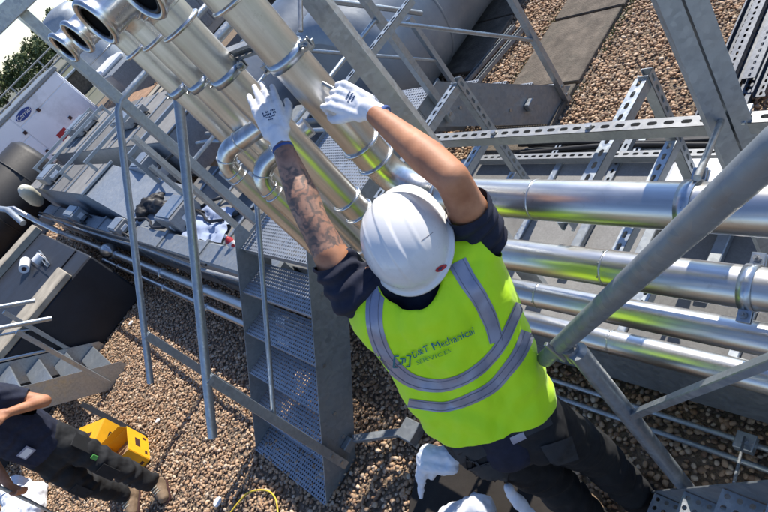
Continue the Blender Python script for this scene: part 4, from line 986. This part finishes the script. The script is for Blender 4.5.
    sl = [(hip-up*.06, .122, mid-up*.12, .120), (hip-up*.04-Rt*.06, .09, mid-Rt*.09-up*.12, .09), (hip-up*.04+Rt*.06, .09, mid+Rt*.09-up*.12, .09), (mid-Rt*.1-up*.06, .068, mid+Rt*.1-up*.06, .068), (mid-up*.05, .086, neck-up*.045, .066)]
    for sh, el in ((shL, elL), (shR, elR)): sl += [(mid+(sh-mid)*.35-up*.02, .078, sh-up*.005, .073), (sh, .070, lerp(sh, el, .44), .067)]
    def fshirt(c):
        for sh, el in ((shL, elL), (shR, elR)):
            a = (el-sh).normalized(); q = (c-sh).dot(a)
            if -.06 < q and (c-sh-a*q).length < .11: return .0048*math.sin(q*150+6*noise.noise(c*9))+.005*noise.noise(c*20)
        return .003*noise.noise(c*20)
    me = blob(sl, .0075, 4, fshirt)
    cut(me, [(lerp(shL, elL, .50), (elL-shL).normalized())]) ; cut(me, [(lerp(shR, elR, .50), (elR-shR).normalized())])
    putmesh('t_shirt', me, 'tshirt', t)
    # vest
    vc = [(hip-up*.12, .134, mid-up*.12, .150), (hip-up*.12-Rt*.068, .118, mid-Rt*.125-up*.10, .128), (hip-up*.12+Rt*.068, .120, mid+Rt*.115-up*.10, .118),
          (mid-Rt*.10-up*.07, .108, mid+Rt*.10-up*.07, .108), (mid-Rt*.13-up*.045, .088, mid-Rt*.04-up*.0, .083), (mid+Rt*.13-up*.045, .088, mid+Rt*.04-up*.0, .083), (mid-Rt*.165-up*.045, .074, mid+Rt*.165-up*.045, .074)]
    def fv(c):
        d = c-hip; a = d.dot(up); s_ = d.dot(Rt)
        w1 = math.exp(-((a-.10)/.14)**2)
        return .030*w1*noise.noise(V((s_*7, a*2.6+s_*3, 1.3)))+.016*noise.noise(V((s_*11+a*5, a*5, 7)))+.007*noise.noise(V((s_*22-a*14, a*9+s_*8, 3)))+.004*math.sin((a*.8+s_*.9)*52+5*noise.noise(c*5))*w1+.003*noise.noise(c*24)
    me = blob(vc, .0075, 5, fv)
    cut(me, [(hip+up*.022, (-up+Bk*.10-Rt*.10).normalized())])
    for sh, el, sg in ((shL, elL, -1), (shR, elR, 1)): cut(me, [(mid+Rt*sg*(.225 if sg > 0 else .24)-up*.06, (Rt*sg*.93+up*.36).normalized())])
    # neck opening
    bm = bmesh.new(); bm.from_mesh(me); nc = neck-up*.012+Bk*.035
    dl = [v for v in bm.verts if ((v.co-nc).dot(Rt)/.095)**2+((v.co-nc).dot(up)/.095)**2 < 1 ]
    bmesh.ops.delete(bm, geom=dl, context='VERTS')
    for v in bm.verts:
        if any(e.is_boundary for e in v.link_edges):
            a_, b_ = (v.co-nc).dot(Rt)/.095, (v.co-nc).dot(up)/.095; q_ = math.hypot(a_, b_)
            if q_ < 1.35: v.co += Rt*(a_/q_-a_)*.095*1.0+up*(b_/q_-b_)*.095
    bm.to_mesh(me); bm.free()
    vv = [v.co.copy() for v in me.vertices]; pp_ = [p.vertices[:] for p in me.polygons]; bv = BVHTree.FromPolygons(vv, pp_)
    vest = putmesh('vest', me, 'vest', t)
    md = vest.modifiers.new('hem', 'SOLIDIFY'); md.thickness = .0025; md.offset = 1
    C0 = V((0, 0, CAM_H))
    def cast(px, py, lift=.0042):
        d = (on(px, py, D=1.7)-C0).normalized(); h = bv.ray_cast(C0, d)
        if h[0] is None:
            n_ = bv.find_nearest(C0+d*1.72); return n_[0]+n_[1]*lift*(1 if n_[1].dot(d) < 0 else -1)
        n2 = h[1] if h[1].dot(d) < 0 else -h[1]; return h[0]+n2*lift
    def tape(ctr, wid, name='reflective_tape', mat='tape', off=0, lift=.0042, nw=8, sew=True):
        P = smoothpts([V((x, y, 0)) for x, y in ctr], 14); vs = []
        for i, p in enumerate(P):
            tg = (P[min(i+1, len(P)-1)]-P[max(i-1, 0)]).normalized(); nrm = V((-tg.y, tg.x, 0))
            w_ = wid if not isinstance(wid, (list, tuple)) else wid[0]+(wid[1]-wid[0])*i/(len(P)-1)
            for k in range(nw+1): q = p+nrm*(w_*(k/nw-.5)+off); vs.append(cast(q.x, q.y, lift))
        m = MB(); m.add(vs, [(i*(nw+1)+k, i*(nw+1)+k+1, (i+1)*(nw+1)+k+1, (i+1)*(nw+1)+k) for i in range(len(P)-1) for k in range(nw)], True)
        o2 = m.build(name, mat, vest)
        if sew:
            w0 = wid[0] if isinstance(wid, (list, tuple)) else wid; w1 = wid[1] if isinstance(wid, (list, tuple)) else wid; wm = min(w0, w1)
            for sg in (-1, 1): tape(ctr, .55, 'stitching', 'stitch', sg*(wm/2-1.1), .0050, 1, False)
    tape([(380, 284), (375, 305), (376, 330), (385, 354), (398, 370), (415, 381), (440, 385), (466, 377), (488, 360), (503, 340), (512, 320), (519, 304)], [17, 10])
    tape([(457, 262), (466, 278), (479, 298), (490, 320), (496, 342)], [19, 14])
    tape([(409, 402), (428, 405), (447, 406), (470, 398), (492, 386), (508, 368), (520, 350), (527, 332)], [9, 15])
    # printed words across the back
    def print_text(body, px, py, dx, dy, size, mat, name, shear=0):
        c = bpy.data.curves.new('t', 'FONT'); c.body = body; c.size = 1; c.align_x = 'LEFT'; c.resolution_u = 2; c.offset = 0
        o = bpy.data.objects.new('t', c); COL.objects.link(o); dg = bpy.context.evaluated_depsgraph_get()
        me = bpy.data.meshes.new_from_object(o.evaluated_get(dg)); bpy.data.objects.remove(o)
        bm = bmesh.new(); bm.from_mesh(me); bmesh.ops.triangulate(bm, faces=bm.faces[:]);
        bmesh.ops.remove_doubles(bm, verts=bm.verts[:], dist=.0003); bmesh.ops.subdivide_edges(bm, edges=bm.edges[:], cuts=2, use_grid_fill=True)
        L = math.hypot(dx, dy); u = (dx/L, dy/L); n = (-u[1], u[0])
        wd = max(v.co.x for v in bm.verts); sx = L/wd
        for v in bm.verts:
            a, b_ = v.co.x*sx, v.co.y*size
            v.co = cast(px+u[0]*a-n[0]*b_, py+u[1]*a-n[1]*b_, .0080)
        bm.to_mesh(me); bm.free(); putmesh(name, me, mat, vest)
    print_text('D&T Mechanical', 413, 357, 60, -24, 10.5, 'teal', 'lettering')
    print_text('SERVICES', 417, 363.5, 34, -13, 5.6, 'greenprint', 'lettering')
    m = MB()
    def pxline(a, b, w_):
        a = V((*a, 0)); b = V((*b, 0)); d = (b-a).normalized(); n = V((-d.y, d.x, 0))*w_/2
        k_ = max(1, int((b-a).length/.9)); vs = []
        for i_ in range(k_+1): q_ = lerp(a, b, i_/k_); vs += [cast(*(q_+n).xy, .0080), cast(*(q_-n).xy, .0080)]
        m.add(vs, [(2*i_, 2*i_+1, 2*i_+3, 2*i_+2) for i_ in range(k_)])
    def fr(x, y): return (395+x*.96-y*.05, 354.5+y+x*-.06)
    for a, b in (((0, 0), (4, 0)), ((0, 0), (0, 11)), ((0, 11), (4, 11)), ((12, 0), (16, 0)), ((16, 0), (16, 11)), ((12, 11), (16, 11)), ((5, 3), (11, 3)), ((8, 3), (8, 8)), ((4, 8), (8, 8)), ((11, 3), (11, 7))):
        pxline(fr(*a), fr(*b), 1.3)
    m.build('logo', 'teal', vest)
    # trousers
    tc = [(hip-up*.03, .108, hip-V((0, 0, .10)), .118), (hl+V((0, 0, -.02)), .112, hl-V((0, 0, .10)), .108), (hr+V((0, 0, -.02)), .112, hr-V((0, 0, .10)), .108)]
    for h_, k_, a_ in ((hl, knL, anL), (hr, knR, anR)): tc += [(h_-V((0, 0, .04)), .108, k_, .082), (k_, .082, a_, .068)]
    for h_ in (hl, hr): tc += [(h_-Fw*.02, .098, h_-Fw*.03-V((0, 0, .10)), .098)]
    me = blob(tc, .009, 4, lambda c: .007*noise.noise(V((c.x*12, c.y*12, c.z*20)))+.004*noise.noise(c*35)+.004*math.sin(c.z*60+6*noise.noise(c*6))*(1 if c.z < .7 else .3))
    tb = BVHTree.FromPolygons([v.co.copy() for v in me.vertices], [p.vertices[:] for p in me.polygons])
    tr = putmesh('trousers', me, 'trouser', t)
    def panel(poly, name, mat, lift=.004, nu=10):
        vs = []
        a, b_, c, d = [V((*q, 0)) for q in poly]
        for i in range(nu+1):
            for j in range(nu+1):
                p = lerp(lerp(a, b_, i/nu), lerp(d, c, i/nu), j/nu); dd = (on(p.x, p.y, D=1.8)-C0).normalized(); h = tb.ray_cast(C0, dd)
                if h[0] is None: h = tb.find_nearest(C0+dd*1.9)
                n2 = h[1] if h[1].dot(dd) < 0 else -h[1]; vs.append(h[0]+n2*lift)
        m = MB(); m.add(vs, [(i*(nu+1)+j, (i+1)*(nu+1)+j, (i+1)*(nu+1)+j+1, i*(nu+1)+j+1) for i in range(nu) for j in range(nu)], True); m.build(name, mat, tr)
    panel([(452, 447), (545, 408), (552, 424), (462, 466)], 'waistband', 'trouser_grey')
    panel([(500, 441), (523, 431), (526, 437), (503, 448)], 'belt_loop_patch', 'tape', .006, 4)
    panel([(463, 470), (505, 455), (508, 484), (478, 488)], 'back_pocket', 'trouser_grey', .006)
    panel([(540, 446), (570, 436), (578, 458), (552, 466)], 'back_pocket', 'trouser_grey', .006)
    # boots
    for a_ in (anL, anR):
        me = blob([(a_+V((0, 0, .05)), .055, a_-V((0, 0, .03)), .052), (a_-V((0, 0, .055))-Fw*.03, .045, a_-V((0, 0, .055))+Fw*.13, .042), (a_-V((0, 0, .03))+Fw*.03, .045, a_-V((0, 0, .05))+Fw*.11, .04)], .009, 3)
        cut(me, [(V((0, 0, .012)), V((0, 0, -1)))]); putmesh('boot', me, 'leather', t)
    # hard hat
    hh = headc; tilt = (V((0, 0, 1))-Fw*.42+Rv*.02).normalized()      # looking up: tipped back
    fw = (Fw-tilt*Fw.dot(tilt)).normalized(); rt = tilt.cross(fw)
    m = MB(); nu, nv = 240, 80; vs = []
    def hp(u, v_):
        a = 2*math.pi*u; th = v_*R_(96); ca, sa = math.cos(a), math.sin(a)
        ra, rb = .142, .118
        x, y, z = math.sin(th)*ca*ra, math.sin(th)*sa*rb, math.cos(th)*.128
        lat = abs(y)/.118
        # three raised ridges running front to back
        e = max(0, 1-abs(y)/.021); e = min(1, e*2.2); e = e*e*(3-2*e); q_ = max(0, min(1, (1-v_)*3.0)); k = .0035*e*q_*q_*(3-2*q_)
        e2 = max(0, 1-abs(abs(y)-.060)/.0085); e2 = e2*e2*(3-2*e2); q_ = max(0, min(1, (.72-v_)*4)); k += .0014*e2*q_*q_*(3-2*q_)
        rr = 1+k/.125; return V((x*rr, y*rr, z*rr))
    for j in range(nv+1):
        for i in range(nu):
            p = hp(i/nu, j/nv); vs.append(p)
    # lip and peak
    for dr, dz in ((.006, -.004), (.012, -.008), (.013, -.012), (.006, -.012)):
        for i in range(nu):
            a = 2*math.pi*i/nu; b0 = hp(i/nu, 1); pk = max(0, math.cos(a))**3*.045 if dr > 0 else 0
            o2 = V((math.cos(a), math.sin(a), 0)); vs.append(b0+o2*(dr+pk*(dr/.012))+Z*(dz-.012*max(0, math.cos(a))**2))
    W = lambda p: hh+V((0, 0, .008))+fw*p.x+rt*p.y+tilt*(p.z+.0)
    tot = nv+1+4
    m.add([W(p) for p in vs], [(j*nu+i, j*nu+(i+1) % nu, (j+1)*nu+(i+1) % nu, (j+1)*nu+i) for j in range(tot-1) for i in range(nu)], True)
    hat = m.build('hard_hat', 'hull', t)
    p = hp(.47, .86); n_ = V((p.x/.142, p.y/.118, p.z/.10)).normalized(); N_ = fw*n_.x+rt*n_.y+tilt*n_.z
    sp_ = on(441, 268, D=1.6); 
    hv = BVHTree.FromPolygons([v.co+o_ for v in hat.data.vertices], [q.vertices[:] for q in hat.data.polygons])
    def cast_h(px, py, l=.0012):
        d = (on(px, py, D=1.6)-C0).normalized(); h = hv.ray_cast(C0, d); 
        if h[0] is None: h = hv.find_nearest(C0+d*1.5)
        n2 = h[1] if h[1].dot(d) < 0 else -h[1]; return h[0]+n2*l
    def oval(px, py, ax_, bx_, ang, mat, nm, l):
        m = MB(); c0 = [cast_h(px, py, l)]
        for k in range(24):
            a = 2*math.pi*k/24; x = ax_*math.cos(a); y = bx_*math.sin(a); c0.append(cast_h(px+x*math.cos(ang)-y*math.sin(ang), py+x*math.sin(ang)+y*math.cos(ang), l))
        m.add(c0, [(0, 1+k, 1+(k+1) % 24) for k in range(24)], True); m.build(nm, mat, hat)
    oval(441, 268, 6.5, 2.6, R_(-28), 'red', 'sticker', .0012); oval(441, 268, 3.8, 1.1, R_(-28), 'navyprint', 'sticker_text', .0018)
    m = MB(); m.tube([cast_h(421+k*1.5, 241-k*1.1, .0003) for k in range(9)], .0005, 6); m.build('scratch', 'print', hat)
    m = MB(); q = [W(hp(.5+dx, 1.0))*1.0+tilt*-.012-(-fw)*.012 for dx in (-.2, -.12, -.05, 0, .05, .12, .2)]
    m.tube(smoothpts(q, 5), .007, 10); m.build('head_strap', 'print', hat)
    # spare gloves hanging from the back pocket
    return t, tr, tb
wk, trs, tbv = worker()
def rag_glove(pts, lab, seed):
    t = thing('white_cloth', pts[0][0], lab, 'cloth')
    me = blob([(a, ra, b, rb) for a, ra, b, rb in pts], .004, 2, lambda c: .011*(.5-abs(noise.noise(c*22+V((seed, 0, 0)))))+.004*(.5-abs(noise.noise(c*60)))-.006)
    putmesh('cloth', me, 'cloth_white', t); return t
q = lambda x, y, D: on(x, y, D=D)
rag_glove([(q(452, 456, 1.93), .034, q(428, 453, 1.97), .030), (q(450, 467, 1.93), .030, q(426, 464, 1.97), .030), (q(424, 458, 1.97), .026, q(421, 478, 2.0), .020), (q(421, 476, 2.0), .020, q(421, 497, 2.03), .008), (q(434, 466, 1.97), .020, q(432, 477, 2.0), .013)], 'crumpled white cloth drooping from the worker’s back pocket', 1)
# items on the ground by the worker
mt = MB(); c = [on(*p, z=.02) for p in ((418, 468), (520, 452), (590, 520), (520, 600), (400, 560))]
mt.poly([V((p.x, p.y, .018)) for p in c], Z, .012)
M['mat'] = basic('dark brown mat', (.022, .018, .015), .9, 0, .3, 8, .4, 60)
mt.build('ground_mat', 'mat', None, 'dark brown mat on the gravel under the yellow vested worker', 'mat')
p = on(465, 516, z=.10); t = thing('white_sack', (p.x, p.y, .03), 'crumpled white sack on the mat at the bottom edge', 'sack')
me = blob([(p+V((-.05, -.05, -.01)), .07, p+V((.06, .06, .0)), .06), (p+V((.02, -.08, -.02)), .06, p+V((.14, .0, -.02)), .07)], .008, 2, lambda c: .035*(.4-abs(noise.noise(c*10)))+.014*(.4-abs(noise.noise(c*28)))); cut(me, [(V((0, 0, .032)), -Z)]); putmesh('cloth', me, 'cloth_white', t)
p = on(520, 508, z=.42); t = thing('white_cloth', p, 'narrow white cloth strip hanging by the worker’s legs at the bottom edge', 'cloth')
me = blob([(on(508, 487, D=1.98), .014, on(516, 500, D=2.0), .022), (on(516, 500, D=2.0), .024, on(535, 520, D=2.02), .02)], .005, 2, lambda c: .006*noise.noise(c*40)); putmesh('cloth', me, 'cloth_white', t)
p = on(477, 498, z=.05); t = thing('round_tin', p, 'small round grey tin on the dark mat beside the white sack', 'tin'); MB().tube([p, p+Z*.03, p+Z*.034], [.022, .022, .016], 20).build('shell', 'zinc', t)

def worker2():
    t = thing('person', (-4.42, -.97, 0), 'person in navy t-shirt and tan boots cut off by the left edge', 'person')
    B0 = V((-4.45, -1.02, 0)); F = V((.92, -.38, 0)).normalized(); Rr = V((-F.y, F.x, 0))     # Rr points towards +Y side
    hip = B0+V((-.02, 0, .93)); up = V((-.05, .0, 1)).normalized(); mid = hip+up*.50; neck = mid+up*.06; head = mid+up*.24
    anA = B0+Rr*.12+F*.05+Z*.10; anB = B0-Rr*.17-F*.10+Z*.10; knA = B0+Rr*.12+F*.06+Z*.50; knB = B0-Rr*.15+F*.0+Z*.50
    shA = mid+Rr*.185-up*.04; shB = mid-Rr*.185-up*.04
    elA = shA+Rr*.13-Z*.22+F*.05; wrA = elA-Rr*.10+F*.14+Z*.17
    elB = shB-Rr*.09-Z*.27; wrB = elB+F*.17-Z*.14+Rr*.02
    caps = [(hip, .09, mid-up*.1, .10), (mid-up*.06, .09, neck, .06), (neck, .055, head, .06), (head, .088, head+F*.015-Z*.04, .075), (head+F*.09-Z*.02, .014, head+F*.105-Z*.04, .015)]
    for sh, el, wr in ((shA, elA, wrA), (shB, elB, wrB)): caps += [(mid+(sh-mid)*.5, .06, sh, .056), (sh, .052, el, .04), (el, .042, wr, .028)]
    caps += hand_caps(wrA, wrA-elA, Rr, F, (.5, .5, .5, .5)); caps += hand_caps(wrB, wrB-elB, -Rr, -Z, (.9, 1.0, 1.0, .9))
    for sg in (-1, 1): caps.append((head+Rr*sg*.085-Z*.03, .014, head+Rr*sg*.09, .012))
    for k_, a_, s_ in ((knA, anA, 1), (knB, anB, -1)): caps += [(hip+Rr*s_*.09, .08, k_, .055), (k_, .05, a_, .04)]
    putmesh('body', blob(caps, .008, 3), 'skin', t)
    me = blob([(head+Z*.02-F*.015, .095, head+Z*.03, .09)], .01, 2); cut(me, [(head+Z*.0, (F*.7-Z*.7).normalized())]); putmesh('hair', me, 'hair', t)
    sl = [(hip-Z*.05, .142, mid-up*.12, .15), (hip-Rr*.05-Z*.04, .13, mid-Rr*.09-up*.12, .12), (hip+Rr*.05-Z*.04, .13, mid+Rr*.09-up*.12, .12), (mid-Rr*.12-up*.04, .09, mid+Rr*.12-up*.04, .09), (mid-up*.03, .1, neck-up*.01, .07)]
    for sh, el in ((shA, elA), (shB, elB)): sl += [(sh, .078, lerp(sh, el, .5), .07)]
    me = blob(sl, .009, 3, lambda c: .009*noise.noise(V((c.x*9, c.y*9, c.z*5)))+.004*noise.noise(c*24)+.003*math.sin(c.z*50+7*noise.noise(c*7)))
    cut(me, [(hip-Z*.02, -Z)])
    for sh, el, s_ in ((shA, elA, 1), (shB, elB, -1)):
        bm = bmesh.new(); bm.from_mesh(me); a_ = (el-sh).normalized()
        ok = {v for v in bm.verts if (v.co-sh).dot(a_) > .02 and (v.co-sh-a_*(v.co-sh).dot(a_)).length < .105 and (v.co-mid).dot(Rr)*s_ > .165}
        fc = [f for f in bm.faces if all(v in ok for v in f.verts)]; ed = list({e for f in fc for e in f.edges}); vt = list({v for f in fc for v in f.verts})
        bmesh.ops.bisect_plane(bm, geom=vt+ed+fc, plane_co=lerp(sh, el, .58), plane_no=a_, clear_outer=True); bm.to_mesh(me); bm.free()
    putmesh('t_shirt', me, 'tshirt', t)
    tc = [(hip-Z*.03, .12, hip-Z*.12, .125)]
    for k_, a_, s_ in ((knA, anA, 1), (knB, anB, -1)): tc += [(hip+Rr*s_*.08-Z*.02, .118, k_, .088), (k_, .088, a_+Z*.05, .07)]
    me = blob(tc, .009, 3, lambda c: .009*noise.noise(V((c.x*12, c.y*12, c.z*16)))+.004*noise.noise(c*35)+.006*math.sin(c.z*48+6*noise.noise(c*6)))
    tr = putmesh('trousers', me, 'trouser', t)
    bv = BVHTree.FromPolygons([v.co+V(t['_o']) for v in tr.data.vertices], [p.vertices[:] for p in tr.data.polygons])
    def patch(c, n, w_, h_, nm, mat, lift=.006):
        hit = bv.ray_cast(c+n*.4, -n); 
        if hit[0] is None: return
        a = hit[1]; sd_ = Z.cross(a).normalized(); MB().obox(hit[0]+a*lift, sd_, Z, a, (w_, h_, .004), .002).build(nm, mat, tr)
    for k_ in (knA, knB): patch(k_+Z*.02, F, .045, .07, 'knee_pad', 'trouser')
    patch(lerp(hip+Rr*.08, knA, .35), (F*.5+Rr*.8).normalized(), .05, .075, 'cargo_pocket', 'trouser'); patch(lerp(hip+Rr*.08, knA, .62), (F*.8+Rr*.5).normalized(), .016, .022, 'logo_patch', 'greenprint', .012)
    for a_, s_ in ((anA, 1), (anB, -1)):
        d = (F+Rr*.15*s_).normalized()
        me = blob([(a_+Z*.07, .062, a_-Z*.03, .056), (a_-Z*.052-d*.035, .047, a_-Z*.055+d*.13, .043), (a_-Z*.02+d*.02, .05, a_-Z*.045+d*.11, .043)], .008, 2, lambda c: .003*noise.noise(c*40)); cut(me, [(V((0, 0, .026)), -Z)])
        bo = putmesh('boot', me, 'leather', t)
        me = blob([(a_-Z*.085-d*.04, .05, a_-Z*.085+d*.135, .046)], .008, 2); cut(me, [(V((0, 0, .008)), -Z), (V((0, 0, .03)), Z)]); putmesh('sole', me, 'print', bo)
        for k in range(4):
            c = a_+d*(.045+.018*k)-Z*(-.012+.012*k); MB().tube([c-Rr*.028+Z*.02, c+Z*.028+d*.01, c+Rr*.028+Z*.02], .003, 6).build('lace', 'cream', bo)
    # identity card on a clip
    c = hip+F*.155+Rr*.0+Z*.12; MB().obox(c, Rr, Z, F, (.048, .034, .002), .002).build('id_card', 'tape', t); MB().obox(c+F*.003, Rr, Z, F, (.038, .022, .001), 0).build('id_card_face', 'white_plastic', t)
    tl_ = wrB+(wrB-elB).normalized()*.08
    m = MB(); m.tube([tl_-V((.0, .0, -.12)), tl_+F*.02-Z*.10, tl_+F*.05-Z*.32], [.012, .012, .008], 10); m.build('hand_tool', 'zinc', None, 'long steel hand tool held by the person in navy', 'tool')
    return t
worker2()
p = on(20, 505, z=.1); t = thing('white_sack', p, 'white plastic sacks on gravel beside the person in navy, bottom left corner', 'sack')
me = blob([(p, .16, p+V((.2, -.1, 0)), .15), (p+V((.1, .15, 0)), .12, p+V((.3, .1, -.02)), .10), (p+V((-.3, 0, 0)), .15, p, .14)], .012, 2, lambda c: .04*noise.noise(c*8)+.012*noise.noise(c*30)); cut(me, [(V((0, 0, .02)), -Z)]); putmesh('plastic', me, 'cloth_white', t)

# dark strap under the service stair and a few scattered darker stones' worth of debris
MB().bar(on(82, 404, x=-6.2), on(146, 438, z=.03), .05, .02).build('rubber_strap', 'black', None, 'black strap hanging from the service stair to the gravel', 'strap')

rnd = random.Random(9); gm_ = MB()
for i in range(1500):
    x = rnd.choice((-2.64, -3.36))+rnd.gauss(0, .035); y = 3.0+2.6*rnd.random()**.7+rnd.gauss(0, .1); h = rnd.uniform(.012, .045); a = rnd.uniform(0, 6.28); c = V((x, y, .008)); u = V((math.cos(a), math.sin(a), 0))*.004
    if noise.noise(V((x*2, y*2.3, 0))) < -.05: continue
    gm_.add([c-u, c+u, c+V((rnd.gauss(0, .012), rnd.gauss(0, .012), h))], [(0, 1, 2)])
gm_.build('moss', 'leaf', None, kind='stuff')
